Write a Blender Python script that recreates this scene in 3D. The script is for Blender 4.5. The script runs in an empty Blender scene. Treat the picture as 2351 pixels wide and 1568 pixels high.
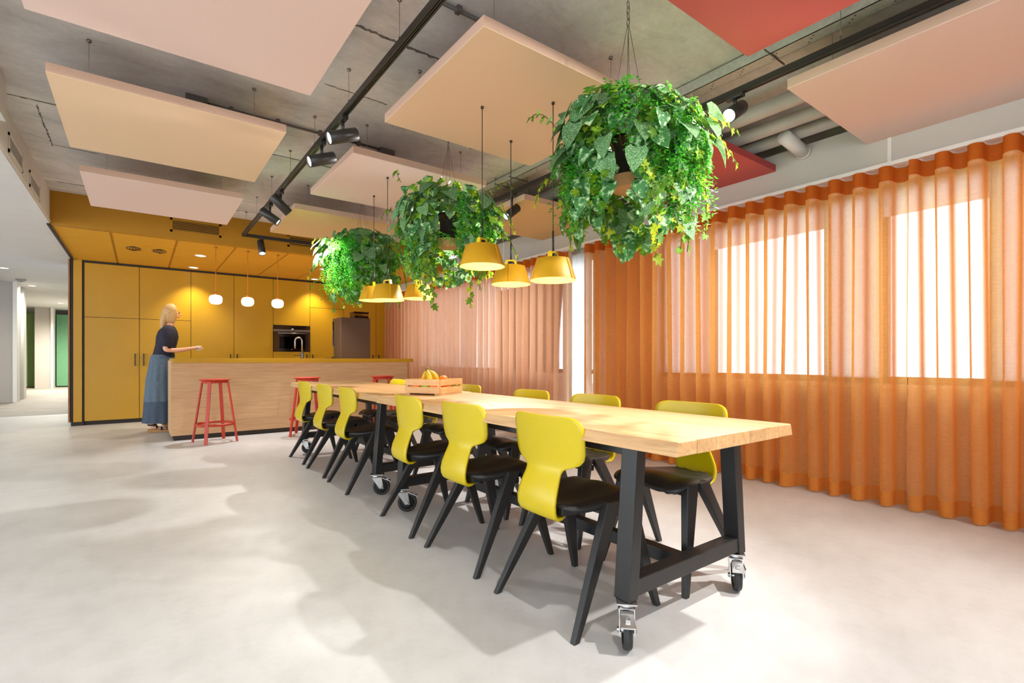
import bpy, bmesh, math, random
from math import pi, sin, cos, radians, sqrt
from mathutils import Vector, Matrix

random.seed(7)
S = bpy.context.scene
COL = S.collection

# ------------------------------------------------------------------ camera
cam = bpy.data.cameras.new('camera')
cam.sensor_width = 36.0
cam.lens = 17.467
cam.shift_y = 0.01744
cam.clip_start = 0.02
cam_o = bpy.data.objects.new('camera', cam)
COL.objects.link(cam_o)
cam_o.location = (0, 0, 1.0)
cam_o.rotation_euler = (radians(90), 0, radians(-36.805))
S.camera = cam_o

# ------------------------------------------------------------------ sky, exposure
W = bpy.data.worlds.new('overcast_sky')
S.world = W
W.use_nodes = True
bg = W.node_tree.nodes['Background']
bg.inputs[0].default_value = (0.88, 0.95, 1.0, 1)
bg.inputs[1].default_value = 6.2
S.view_settings.view_transform = 'Standard'
S.view_settings.look = 'None'
S.view_settings.gamma = 1.0
S.view_settings.use_curve_mapping = False
S.view_settings.exposure = -0.33
S.cycles.max_bounces = 10
S.cycles.diffuse_bounces = 6
S.cycles.transparent_max_bounces = 24
S.cycles.sample_clamp_indirect = 6.0
S.cycles.caustics_reflective = False
S.cycles.caustics_refractive = False


# ------------------------------------------------------------------ materials
def lin(c):
    return tuple(((v / 255) / 12.92) if v / 255 <= 0.04045 else (((v / 255) + 0.055) / 1.055) ** 2.4 for v in c)


def base(name):
    m = bpy.data.materials.new(name)
    m.use_nodes = True
    nt = m.node_tree
    return m, nt, nt.nodes['Principled BSDF']


def noise_ramp(nt, scale, c0, c1, stretch=(1, 1, 1), detail=5, rough=0.6, lo=0.3, hi=0.7, rnd=False, distort=0.0):
    tc = nt.nodes.new('ShaderNodeTexCoord')
    mp = nt.nodes.new('ShaderNodeMapping')
    mp.inputs['Scale'].default_value = stretch
    nt.links.new(tc.outputs['Object'], mp.inputs['Vector'])
    if rnd:
        oi = nt.nodes.new('ShaderNodeObjectInfo')
        mu = nt.nodes.new('ShaderNodeMath'); mu.operation = 'MULTIPLY'; mu.inputs[1].default_value = 37.0
        nt.links.new(oi.outputs['Random'], mu.inputs[0])
        cx = nt.nodes.new('ShaderNodeCombineXYZ')
        for k in range(3):
            nt.links.new(mu.outputs[0], cx.inputs[k])
        nt.links.new(cx.outputs[0], mp.inputs['Location'])
    nz = nt.nodes.new('ShaderNodeTexNoise')
    nz.inputs['Scale'].default_value = scale
    nz.inputs['Detail'].default_value = detail
    nz.inputs['Roughness'].default_value = rough
    nz.inputs['Distortion'].default_value = distort
    nt.links.new(mp.outputs[0], nz.inputs['Vector'])
    cr = nt.nodes.new('ShaderNodeValToRGB')
    cr.color_ramp.elements[0].position = lo
    cr.color_ramp.elements[1].position = hi
    cr.color_ramp.elements[0].color = (*c0, 1)
    cr.color_ramp.elements[1].color = (*c1, 1)
    nt.links.new(nz.outputs['Fac'], cr.inputs[0])
    return cr.outputs[0], nz.outputs['Fac']


def bump(nt, b, fac, strength=0.1, dist=0.01):
    bp = nt.nodes.new('ShaderNodeBump')
    bp.inputs['Strength'].default_value = strength
    bp.inputs['Distance'].default_value = dist
    nt.links.new(fac, bp.inputs['Height'])
    nt.links.new(bp.outputs[0], b.inputs['Normal'])


def mix(nt, a, b, fac, mode='MIX'):
    n = nt.nodes.new('ShaderNodeMixRGB')
    n.blend_type = mode
    for k, v in ((1, a), (2, b), (0, fac)):
        if hasattr(v, 'is_linked'):
            nt.links.new(v, n.inputs[k])
        elif k == 0:
            n.inputs[0].default_value = v
        else:
            n.inputs[k].default_value = (*v, 1)
    return n.outputs[0]


def plain(name, c, rough=0.5, metal=0.0, var=0.06, scale=12, coat=0.0, spec=0.5, bmp=0.0, bscale=None):
    m, nt, b = base(name)
    c = lin(c)
    c0 = tuple(v * (1 - var) for v in c)
    c1 = tuple(min(1, v * (1 + var)) for v in c)
    col, fac = noise_ramp(nt, scale, c0, c1)
    nt.links.new(col, b.inputs['Base Color'])
    b.inputs['Roughness'].default_value = rough
    b.inputs['Metallic'].default_value = metal
    b.inputs['Specular IOR Level'].default_value = spec
    if coat:
        b.inputs['Coat Weight'].default_value = coat
        b.inputs['Coat Roughness'].default_value = 0.15
    if bmp:
        if bscale:
            _, fac = noise_ramp(nt, bscale, c0, c1)
        bump(nt, b, fac, bmp, 0.004)
    return m


def emit(name, c, strength):
    m, nt, b = base(name)
    b.inputs['Base Color'].default_value = (*lin(c), 1)
    b.inputs['Emission Color'].default_value = (*lin(c), 1)
    b.inputs['Emission Strength'].default_value = strength
    return m


def wood(name, c0, c1, stretch, scale=6, rough=0.5, var=0.12, knots=False):
    m, nt, b = base(name)
    a0, a1 = lin(c0), lin(c1)
    col, fac = noise_ramp(nt, scale, a0, a1, stretch=stretch, detail=8, rough=0.65, lo=0.32, hi=0.68, rnd=True, distort=0.6)
    oi = nt.nodes.new('ShaderNodeObjectInfo')
    mr = nt.nodes.new('ShaderNodeMapRange')
    mr.inputs['To Min'].default_value = 1 - var
    mr.inputs['To Max'].default_value = 1 + var
    nt.links.new(oi.outputs['Random'], mr.inputs['Value'])
    hv = nt.nodes.new('ShaderNodeHueSaturation')
    nt.links.new(mr.outputs[0], hv.inputs['Value'])
    nt.links.new(col, hv.inputs['Color'])
    out = hv.outputs[0]
    if knots:
        s2 = tuple(1.0 if k == 1.0 else k * 3 for k in stretch)
        k, _ = noise_ramp(nt, 3.2, (0.35, 0.24, 0.15), (1, 1, 1), stretch=tuple(v * 0.55 for v in stretch), detail=3, lo=0.22, hi=0.29, rnd=True, distort=1.2)
        out = mix(nt, out, k, 0.8, 'MULTIPLY')
    nt.links.new(out, b.inputs['Base Color'])
    b.inputs['Roughness'].default_value = rough
    bump(nt, b, fac, 0.06, 0.002)
    return m


def m_floor():
    m, nt, b = base('poured_floor')
    c, f = noise_ramp(nt, 1.1, lin((192, 192, 191)), lin((214, 214, 212)), detail=9, rough=0.62, lo=0.3, hi=0.68)
    c2, f2 = noise_ramp(nt, 9, (0.90, 0.89, 0.88), (1, 1, 1), detail=8, rough=0.7, lo=0.3, hi=0.55)
    out = mix(nt, c, c2, 0.8, 'MULTIPLY')
    c3, f3 = noise_ramp(nt, 7, (0.72, 0.7, 0.68), (1, 1, 1), stretch=(1.6, 0.6, 1), detail=10, rough=0.8, lo=0.24, hi=0.33, distort=1.5)
    out = mix(nt, out, c3, 0.5, 'MULTIPLY')
    nt.links.new(out, b.inputs['Base Color'])
    b.inputs['Roughness'].default_value = 0.42
    b.inputs['Specular IOR Level'].default_value = 0.35
    bump(nt, b, f2, 0.02, 0.003)
    return m


def m_concrete():
    m, nt, b = base('raw_concrete')
    c, f = noise_ramp(nt, 1.0, lin((182, 181, 179)), lin((238, 237, 235)), detail=8, rough=0.62, lo=0.28, hi=0.66, rnd=True, distort=0.5)
    c2, f2 = noise_ramp(nt, 26, (0.78, 0.77, 0.75), (1, 1, 1), detail=8, rough=0.75, lo=0.3, hi=0.6)
    out = mix(nt, c, c2, 0.5, 'MULTIPLY')
    c3, f3 = noise_ramp(nt, 1.7, (0.55, 0.53, 0.50), (1, 1, 1), stretch=(1, 2.2, 1), detail=10, rough=0.75, lo=0.34, hi=0.5, distort=1.0)
    out = mix(nt, out, c3, 0.38, 'MULTIPLY')
    nt.links.new(out, b.inputs['Base Color'])
    b.inputs['Roughness'].default_value = 0.85
    bump(nt, b, f2, 0.12, 0.004)
    return m


def m_carpet():
    m, nt, b = base('hall_plank_vinyl')
    c, f = noise_ramp(nt, 1.6, lin((98, 88, 80)), lin((184, 179, 172)), stretch=(1, 9, 1), detail=8, rough=0.75, lo=0.3, hi=0.7)
    nt.links.new(c, b.inputs['Base Color'])
    b.inputs['Roughness'].default_value = 0.6
    return m


def m_sheer(name, c, opac, trans=0.62, fmax=0.78):
    m, nt, b = base(name)
    out = nt.nodes['Material Output']
    nt.nodes.remove(b)
    c0 = lin(c)
    col, f = noise_ramp(nt, 60, tuple(v * 0.86 for v in c0), tuple(min(1, v * 1.1) for v in c0), stretch=(1, 0.25, 7), detail=3)
    df = nt.nodes.new('ShaderNodeBsdfDiffuse')
    tl = nt.nodes.new('ShaderNodeBsdfTranslucent')
    tp = nt.nodes.new('ShaderNodeBsdfTransparent')
    nt.links.new(col, df.inputs[0]); nt.links.new(col, tl.inputs[0])
    ms = nt.nodes.new('ShaderNodeMixShader'); ms.inputs[0].default_value = trans
    nt.links.new(df.outputs[0], ms.inputs[1]); nt.links.new(tl.outputs[0], ms.inputs[2])
    lw = nt.nodes.new('ShaderNodeLayerWeight'); lw.inputs[0].default_value = 0.5
    mr = nt.nodes.new('ShaderNodeMapRange')
    mr.interpolation_type = 'SMOOTHSTEP'
    mr.inputs['From Min'].default_value = 0.05; mr.inputs['From Max'].default_value = fmax
    mr.inputs['To Min'].default_value = opac
    mr.inputs['To Max'].default_value = 1.0
    nt.links.new(lw.outputs['Facing'], mr.inputs['Value'])
    m2 = nt.nodes.new('ShaderNodeMixShader')
    nt.links.new(mr.outputs[0], m2.inputs[0])
    nt.links.new(tp.outputs[0], m2.inputs[1]); nt.links.new(ms.outputs[0], m2.inputs[2])
    nt.links.new(m2.outputs[0], out.inputs[0])
    return m


def m_leaf(name, c0, c1, scale=30, lo=0.4, hi=0.6, trans=0.35):
    m, nt, b = base(name)
    out = nt.nodes['Material Output']
    col, f = noise_ramp(nt, scale, lin(c0), lin(c1), lo=lo, hi=hi, rnd=True, detail=3)
    oi = nt.nodes.new('ShaderNodeObjectInfo')
    mr = nt.nodes.new('ShaderNodeMapRange')
    mr.inputs['To Min'].default_value = 0.7; mr.inputs['To Max'].default_value = 1.35
    nt.links.new(oi.outputs['Random'], mr.inputs['Value'])
    hv = nt.nodes.new('ShaderNodeHueSaturation')
    nt.links.new(mr.outputs[0], hv.inputs['Value']); nt.links.new(col, hv.inputs['Color'])
    nt.links.new(hv.outputs[0], b.inputs['Base Color'])
    b.inputs['Roughness'].default_value = 0.6
    b.inputs['Specular IOR Level'].default_value = 0.3
    tl = nt.nodes.new('ShaderNodeBsdfTranslucent')
    hs = nt.nodes.new('ShaderNodeHueSaturation'); hs.inputs['Hue'].default_value = 0.475; hs.inputs['Value'].default_value = 1.7
    nt.links.new(hv.outputs[0], hs.inputs['Color'])
    nt.links.new(hs.outputs[0], tl.inputs[0])
    ms = nt.nodes.new('ShaderNodeMixShader'); ms.inputs[0].default_value = trans
    nt.links.new(b.outputs[0], ms.inputs[1]); nt.links.new(tl.outputs[0], ms.inputs[2])
    nt.links.new(ms.outputs[0], out.inputs[0])
    return m


def m_glass(name, tint=(1, 1, 1), refl=0.06):
    m, nt, b = base(name)
    out = nt.nodes['Material Output']
    nt.nodes.remove(b)
    tp = nt.nodes.new('ShaderNodeBsdfTransparent'); tp.inputs[0].default_value = (*tint, 1)
    gl = nt.nodes.new('ShaderNodeBsdfGlossy'); gl.inputs['Roughness'].default_value = 0.02
    fr = nt.nodes.new('ShaderNodeFresnel'); fr.inputs[0].default_value = 1.35
    ms = nt.nodes.new('ShaderNodeMixShader')
    nt.links.new(fr.outputs[0], ms.inputs[0])
    nt.links.new(tp.outputs[0], ms.inputs[1]); nt.links.new(gl.outputs[0], ms.inputs[2])
    nt.links.new(ms.outputs[0], out.inputs[0])
    return m


M = {}
M['floor'] = m_floor()
M['concrete'] = m_concrete()
M['joint'] = plain('dark_joint', (104, 98, 92), 0.9)
M['carpet'] = m_carpet()
M['white'] = plain('white_wall', (214, 213, 211), 0.75, var=0.03, scale=3)
M['whitetrim'] = plain('white_trim', (226, 224, 220), 0.5, var=0.02)
M['greywall'] = plain('hall_grey_wall', (176, 170, 164), 0.8, var=0.03, scale=2)
M['greypanel'] = plain('hall_grey_panel', (150, 150, 150), 0.7, var=0.03)
M['green'] = plain('green_panel', (104, 160, 120), 0.6, var=0.05)
M['olive'] = plain('olive_panel', (116, 146, 84), 0.6, var=0.05)
M['beam'] = plain('painted_beam', (196, 191, 184), 0.7, var=0.03, scale=2)
M['ochre'] = plain('ochre_paint', (176, 122, 2), 0.6, var=0.03, scale=4)
M['ochre_tile'] = plain('ochre_ceiling_tile', (216, 158, 22), 0.85, var=0.04, scale=60)
M['ochre_cab'] = plain('ochre_laminate', (190, 143, 16), 0.40, var=0.02, scale=4, spec=0.5)
M['blackline'] = plain('dark_shadow_gap', (40, 26, 16), 0.6)
M['black'] = plain('black_powder_coat', (30, 29, 29), 0.42, var=0.12, scale=200)
M['blackplastic'] = plain('black_plastic', (33, 32, 32), 0.45, var=0.1, scale=150)
M['trackblack'] = plain('track_black', (44, 41, 39), 0.4, var=0.08)
M['yellow'] = plain('yellow_plastic', (198, 175, 2), 0.33, var=0.02)
M['table'] = wood('oak_stave', (176, 134, 88), (208, 168, 120), (14, 0.9, 14), 3.5, 0.42, 0.1, True)
M['laminate'] = wood('oak_laminate', (188, 146, 102), (214, 176, 132), (0.8, 1, 26), 4, 0.55, 0.03)
M['pine'] = wood('pine_slat', (202, 152, 98), (228, 182, 128), (3, 3, 16), 4, 0.6, 0.08, True)
M['edgewood'] = wood('edge_wood', (140, 98, 66), (170, 124, 86), (8, 8, 1), 5, 0.6, 0.05)
M['chrome'] = plain('zinc_plated_steel', (196, 196, 196), 0.25, 0.95, var=0.04)
M['steel'] = plain('brushed_steel', (150, 142, 134), 0.3, 0.9, var=0.05)
M['galv'] = plain('galvanised_steel', (196, 195, 192), 0.5, 0.25, var=0.12, scale=40)
M['rubber'] = plain('black_rubber', (38, 38, 38), 0.6, var=0.15, scale=60)
M['red'] = plain('red_lacquer', (184, 50, 22), 0.42, var=0.04)
M['peach'] = plain('peach_felt', (228, 201, 190), 0.95, var=0.03, scale=120)
M['cream'] = plain('cream_felt', (226, 195, 160), 0.95, var=0.03, scale=120)
M['sand'] = plain('sand_felt', (212, 176, 122), 0.95, var=0.03, scale=120)
M['coral'] = plain('coral_felt', (198, 92, 86), 0.95, var=0.03, scale=120)
M['panel_edge'] = plain('felt_edge', (204, 168, 146), 0.95, var=0.03, scale=120)
M['coral_edge'] = plain('coral_edge', (176, 70, 70), 0.95, var=0.03, scale=120)
M['shade'] = plain('ochre_lampshade', (214, 160, 18), 0.55, var=0.03, scale=6)
M['shade_in'] = plain('pale_shade_lining', (255, 236, 150), 0.6, var=0.02)
M['clip'] = plain('lemon_clip', (240, 206, 10), 0.4, var=0.02)
M['bulb'] = emit('warm_bulb', (255, 226, 150), 9)
M['globe'] = emit('opal_globe', (255, 240, 222), 2.2)
M['lens'] = emit('lit_lens', (255, 253, 248), 30)
M['downlight'] = emit('downlight_disc', (255, 246, 226), 5)
M['orangecord'] = plain('orange_cord', (222, 120, 20), 0.6)
M['sheer'] = m_sheer('orange_sheer', (248, 184, 106), 0.76, 0.74)
M['sheer_far'] = m_sheer('salmon_sheer', (244, 198, 162), 0.58, 0.82, 1.25)  # same orange fabric, paled and thinned to put strong backlight into the colour
M['hem'] = m_sheer('orange_hem', (228, 146, 66), 0.92, 0.45)
M['heading'] = m_sheer('orange_heading', (202, 104, 36), 0.98, 0.3)
M['glass'] = m_glass('clear_glass')
M['smoke'] = m_glass('smoked_plastic', (0.62, 0.5, 0.44))
M['ovenglass'] = plain('oven_glass', (18, 10, 8), 0.08, 0, var=0.0, coat=0.6)
M['coffee'] = plain('dark_brown_case', (84, 64, 50), 0.45, var=0.03)
M['beans'] = plain('coffee_beans', (60, 36, 22), 0.6, var=0.3, scale=90)
M['spotleaf'] = m_leaf('silver_spotted_leaf', (58, 112, 60), (172, 204, 156), 34, 0.5, 0.62, 0.25)
M['ivy'] = m_leaf('ivy_leaf', (62, 116, 30), (118, 164, 44), 9, 0.4, 0.6, 0.4)
M['ivylime'] = m_leaf('lime_ivy_leaf', (120, 156, 24), (188, 204, 60), 12, 0.4, 0.65, 0.45)
M['fern'] = m_leaf('fine_fern', (20, 104, 26), (70, 178, 50), 9, 0.35, 0.65, 0.35)
M['stem'] = plain('plant_stem', (84, 78, 30), 0.7)
M['pot'] = plain('dark_pot', (46, 33, 30), 0.6, var=0.1)
M['potbase'] = plain('beige_pot_base', (186, 140, 92), 0.6, var=0.05)
M['banana'] = plain('banana_skin', (214, 178, 34), 0.5, var=0.14, scale=14)
M['bananatip'] = plain('banana_stem', (96, 92, 30), 0.6)
M['orange'] = plain('orange_peel', (232, 124, 36), 0.5, var=0.06, scale=60, bmp=0.3)
M['apple'] = plain('green_apple', (150, 176, 40), 0.35, var=0.12, scale=10)
M['skin'] = plain('skin', (226, 172, 146), 0.55, var=0.04)
M['hair'] = plain('blonde_hair', (196, 158, 104), 0.55, var=0.2, scale=60)
M['navy'] = plain('navy_knit', (34, 32, 50), 0.85, var=0.1, scale=80)
M['denim'] = plain('denim_skirt', (88, 104, 120), 0.85, var=0.12, scale=40)
M['denim2'] = plain('denim_skirt_dark', (64, 78, 96), 0.85, var=0.14, scale=40)
M['sandal'] = plain('black_suede', (24, 22, 24), 0.8)
M['cork'] = plain('cork_sole', (186, 142, 92), 0.8, var=0.15, scale=80)
M['lip'] = plain('lips', (186, 96, 90), 0.5)
M['eye'] = plain('eye_dark', (44, 38, 36), 0.3)
M['pipe'] = plain('grey_pipe', (186, 182, 176), 0.5, var=0.05)
M['conduit'] = plain('dark_conduit', (92, 84, 78), 0.6, var=0.06)
M['blind'] = plain('white_blind', (238, 233, 224), 0.7, var=0.02)
M['frame'] = plain('dark_window_frame', (92, 92, 96), 0.5, var=0.04)
M['blind_glow'] = m_sheer('white_roller_blind', (252, 250, 246), 0.97, 0.93)  # translucent white, lets sky light through so curtains and panels glow
M['ground'] = plain('pale_paving', (170, 170, 166), 0.9, var=0.1, scale=1)
M['treeleaf'] = plain('tree_foliage', (120, 140, 100), 0.9, var=0.3, scale=3)
M['bark'] = plain('tree_bark', (110, 96, 84), 0.9, var=0.2)


# ------------------------------------------------------------------ mesh helpers
class MB:
    def __init__(s):
        s.v = []; s.f = []; s.sm = []

    def add(s, vs, fs, smooth=False, mtx=None):
        n = len(s.v)
        for p in vs:
            p = Vector(p)
            if mtx is not None:
                p = mtx @ p
            s.v.append(tuple(p))
        for f in fs:
            s.f.append(tuple(i + n for i in f)); s.sm.append(smooth)
        return s

    def box(s, a, b, mtx=None):
        x0, y0, z0 = a; x1, y1, z1 = b
        vs = [(x0, y0, z0), (x1, y0, z0), (x1, y1, z0), (x0, y1, z0), (x0, y0, z1), (x1, y0, z1), (x1, y1, z1), (x0, y1, z1)]
        return s.hexa(vs, mtx)

    def hexa(s, vs, mtx=None):
        return s.add(vs, [(0, 3, 2, 1), (4, 5, 6, 7), (0, 1, 5, 4), (1, 2, 6, 5), (2, 3, 7, 6), (3, 0, 4, 7)], False, mtx)

    def lathe(s, prof, n=24, c=(0, 0, 0), mtx=None, smooth=True, cap=True):
        vs = []; fs = []
        for r, z in prof:
            for k in range(n):
                a = 2 * pi * k / n
                vs.append((c[0] + r * cos(a), c[1] + r * sin(a), c[2] + z))
        m = len(prof)
        for i in range(m - 1):
            for k in range(n):
                k2 = (k + 1) % n
                fs.append((i * n + k, i * n + k2, (i + 1) * n + k2, (i + 1) * n + k))
        if cap:
            if prof[0][0] > 1e-5:
                fs.append(tuple(range(n - 1, -1, -1)))
            if prof[-1][0] > 1e-5:
                fs.append(tuple((m - 1) * n + k for k in range(n)))
        return s.add(vs, fs, smooth, mtx)

    def cyl(s, p, q, r, n=12, r2=None, smooth=True):
        p = Vector(p); q = Vector(q); d = q - p
        L = d.length
        mt = Matrix.Translation(p) @ d.to_track_quat('Z', 'Y').to_matrix().to_4x4()
        return s.lathe([(r, 0), (r if r2 is None else r2, L)], n, mtx=mt, smooth=smooth)

    def tube(s, pts, r, n=6):
        pts = [Vector(p) for p in pts]
        vs = []; fs = []
        a = None
        for i, p in enumerate(pts):
            t = (pts[min(i + 1, len(pts) - 1)] - pts[max(i - 1, 0)]).normalized()
            if a is None:
                a = t.orthogonal()
            a = a - t * a.dot(t)
            if a.length < 1e-4:
                a = t.orthogonal()
            a.normalize(); b = t.cross(a)
            rr = r[i] if isinstance(r, (list, tuple)) else r
            for k in range(n):
                g = 2 * pi * k / n
                vs.append(tuple(p + a * cos(g) * rr + b * sin(g) * rr))
        for i in range(len(pts) - 1):
            for k in range(n):
                k2 = (k + 1) % n
                fs.append((i * n + k, i * n + k2, (i + 1) * n + k2, (i + 1) * n + k))
        fs.append(tuple(range(n - 1, -1, -1)))
        fs.append(tuple((len(pts) - 1) * n + k for k in range(n)))
        return s.add(vs, fs, True)

    def sphere(s, c, r, n=16, m=10, sc=(1, 1, 1), mtx=None):
        prof = [(max(1e-6, r * sin(pi * i / m)), -r * cos(pi * i / m)) for i in range(m + 1)]
        mt = Matrix.Translation(c) @ Matrix.Diagonal((*sc, 1))
        if mtx is not None:
            mt = mtx @ mt
        return s.lathe(prof, n, mtx=mt, cap=False)

    def grid(s, fn, nu, nv, smooth=True, mtx=None):
        vs = [fn(i / nu, j / nv) for i in range(nu + 1) for j in range(nv + 1)]
        fs = [(i * (nv + 1) + j, (i + 1) * (nv + 1) + j, (i + 1) * (nv + 1) + j + 1, i * (nv + 1) + j + 1) for i in range(nu) for j in range(nv)]
        return s.add(vs, fs, smooth, mtx)

    def mesh(s, name, m):
        me = bpy.data.meshes.new(name)
        me.from_pydata(s.v, [], s.f)
        if any(s.sm):
            me.polygons.foreach_set('use_smooth', s.sm)
        me.materials.append(m)
        me.update()
        return me

    def build(s, name, m, parent=None, bevel=0, solid=0, soff=0, sub=0, kind=None, loc=None):
        o = bpy.data.objects.new(name, s.mesh(name, m))
        COL.objects.link(o)
        if parent is not None:
            o.parent = parent
        if loc is not None:
            o.location = loc
        if solid:
            md = o.modifiers.new('solid', 'SOLIDIFY'); md.thickness = solid; md.offset = soff
        if bevel:
            md = o.modifiers.new('bevel', 'BEVEL'); md.width = bevel; md.segments = 2; md.limit_method = 'ANGLE'
        if sub:
            md = o.modifiers.new('sub', 'SUBSURF'); md.levels = sub; md.render_levels = sub
        if kind:
            o['kind'] = kind
        return o


def tag(o, label, cat, group=None):
    o['label'] = label; o['category'] = cat
    if group:
        o['group'] = group
    return o


def thing(name, label, cat, loc=(0, 0, 0), rz=0, group=None):
    o = bpy.data.objects.new(name, None)
    o.empty_display_size = 0.05
    COL.objects.link(o)
    o.location = loc; o.rotation_euler = (0, 0, rz)
    return tag(o, label, cat, group)


def struct(name, mb, m, **k):
    o = mb.build(name, m, **k)
    o['kind'] = 'structure'
    return o


def sempty(name):
    o = bpy.data.objects.new(name, None)
    COL.objects.link(o); o['kind'] = 'structure'
    return o


KIDS = {}


def kids(o):
    return [c for c in COL.objects if c.parent is o]


def dup(root, loc, rz, label, group=None):
    r = root.copy(); COL.objects.link(r)
    r.location = loc; r.rotation_euler = (0, 0, rz)
    r['label'] = label
    if group:
        r['group'] = group
    if root.name not in KIDS:
        KIDS[root.name] = [(c, kids(c)) for c in kids(root)]
    for c, gs in KIDS[root.name]:
        d = c.copy(); COL.objects.link(d); d.parent = r
        for g in gs:
            e = g.copy(); COL.objects.link(e); e.parent = d
    return r


def B(a, b):
    return MB().box(a, b)


def spot(name, loc, aim, power, size=40, blend=0.4, col=(1, 0.965, 0.93), radius=0.03):
    l = bpy.data.lights.new(name, 'SPOT')
    l.energy = power; l.spot_size = radians(size); l.spot_blend = blend; l.color = col; l.shadow_soft_size = radius
    o = bpy.data.objects.new(name, l); COL.objects.link(o)
    o.location = loc
    o.rotation_euler = Vector(aim).to_track_quat('-Z', 'Y').to_euler()
    return o


def point(name, loc, power, col=(1, 0.85, 0.6), radius=0.03):
    l = bpy.data.lights.new(name, 'POINT')
    l.energy = power; l.color = col; l.shadow_soft_size = radius
    o = bpy.data.objects.new(name, l); COL.objects.link(o)
    o.location = loc
    return o


# ------------------------------------------------------------------ setting
ZC = 2.87
struct('floor', B((-7, -3, -0.1), (4.36, 12.2, 0)), M['floor'])
struct('floor_hall', B((-7, 12.2, -0.1), (-0.86, 38, 0.003)), M['carpet'])
struct('floor_kitchen', B((-0.86, 12.2, -0.1), (4.36, 13, 0)), M['floor'])

ceil = sempty('ceiling')
ys = [-3, -1.55, 0.6, 2.75, 4.93, 7.05, 7.5]
for y0, y1 in zip(ys[:-1], ys[1:]):
    B((-0.8, y0 + 0.006, ZC), (4.6, y1 - 0.006, ZC + 0.2)).build('slab', M['concrete'], ceil)
B((-0.8, -3, ZC + 0.012), (4.6, 7.5, ZC + 0.21)).build('backing', M['joint'], ceil)
# ragged mortar seams left on the slab faces
rs = random.Random(3)


def seam_pts(p, q, w):
    """one ragged ribbon of mortar, standing a couple of millimetres proud of the slab"""
    p = Vector(p); q = Vector(q); d = (q - p); L = d.length; d.normalize(); nrm = Vector((-d.y, d.x, 0))
    n = max(6, int(L / 0.018))
    vs = []; fs = []
    for i in range(n + 1):
        c = p + d * (L * i / n) + nrm * rs.uniform(-w * 0.25, w * 0.25)
        h = w * rs.uniform(0.12, 0.6)
        for sgn, z in ((-1, ZC + 0.002), (0, ZC - rs.uniform(0.002, 0.005)), (1, ZC + 0.002)):
            vs.append((c.x + nrm.x * h * sgn, c.y + nrm.y * h * sgn, z))
    for i in range(n):
        for j in (0, 1):
            fs.append((i * 3 + j, i * 3 + j + 1, i * 3 + j + 4, i * 3 + j + 3))
    MB().add(vs, fs).build('mortar_seam', M['joint'], ceil)


def seam(x0, x1, y, w=0.018):
    seam_pts((x0, y, 0), (x1, y + 0.01, 0), w)


seam(0.95, 1.62, 2.75, 0.035); seam(1.0, 1.45, 3.46, 0.02); seam(-0.75, -0.4, 4.93, 0.02); seam(-0.6, -0.3, 5.86, 0.012)
seam(0.9, 1.6, 4.93, 0.012); seam(-0.7, 1.0, 7.05, 0.01)
seam_pts((-0.61, 5.0, 0), (-0.615, 5.9, 0), 0.02)

# left bulkhead over the corridor
struct('wall_left', B((-0.95, 4.66, 2.5), (-0.8, 9.9, 3.05)), M['white'])
struct('wall_left_near', B((-1.0, -3, 2.58), (-0.715, 4.66, 3.05)), M['white'])
struct('trim_1', B((-0.80, 4.66, 2.518), (-0.792, 7.44, 2.53)), M['whitetrim'])
struct('wall_near', B((-0.8, -3.15, 0), (4.6, -3, 3.05)), M['white'])  # unseen wall added behind the camera to cut sky fill
struct('ceiling_corridor', B((-7, -3, 2.5), (-0.95, 10.9, 2.6)), M['white'])
struct('trim_8', B((-0.95, 9.9, 2.5), (-0.87, 10.9, 2.6)), M['white'])
struct('ceiling_hall', B((-7, 10.9, 2.8), (-0.86, 38, 2.9)), M['white'])
struct('wall_corridor', B((-7.1, 11, 0), (-7, 38, 2.9)), M['white'])

# hall walls beyond the carpet edge
struct('wall_hall', B((-7, 16.15, 0), (-2.36, 16.4, 2.8)), M['greywall'])
struct('trim_2', B((-2.36, 16.1, 0), (-2.29, 16.5, 2.8)), M['whitetrim'])
struct('wall_hall_inner', B((-5, 17.3, 0), (-2.39, 17.5, 2.72)), M['greypanel'])
struct('trim_3', B((-2.39, 17.25, 0), (-2.33, 17.6, 2.72)), M['whitetrim'])
struct('wall_hall_end', B((-7, 37.6, 0), (-0.86, 38, 2.8)), M['greywall'])
struct('wall_hall_right', B((-0.9, 10.55, 0), (-0.86, 38, 2.8)), M['white'])
struct('wall_pillar', B((-2.9, 23.45, 0), (-2.49, 23.9, 2.8)), M['greywall'])
struct('trim_4', B((-2.49, 23.4, 0), (-2.42, 23.9, 2.8)), M['whitetrim'])
struct('wall_green_right', B((-2.42, 24.2, 0.04), (-0.9, 24.3, 2.62)), M['green'])
struct('wall_green_left', B((-3.22, 24.1, 0.04), (-2.9, 24.2, 2.62)), M['olive'])
struct('door_1', B((-4.95, 36.9, 0), (-4.6, 37.0, 2.1)), M['blackline'])
struct('door_2', B((-4.55, 36.9, 0), (-4.4, 37.0, 2.1)), M['edgewood'])

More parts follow.
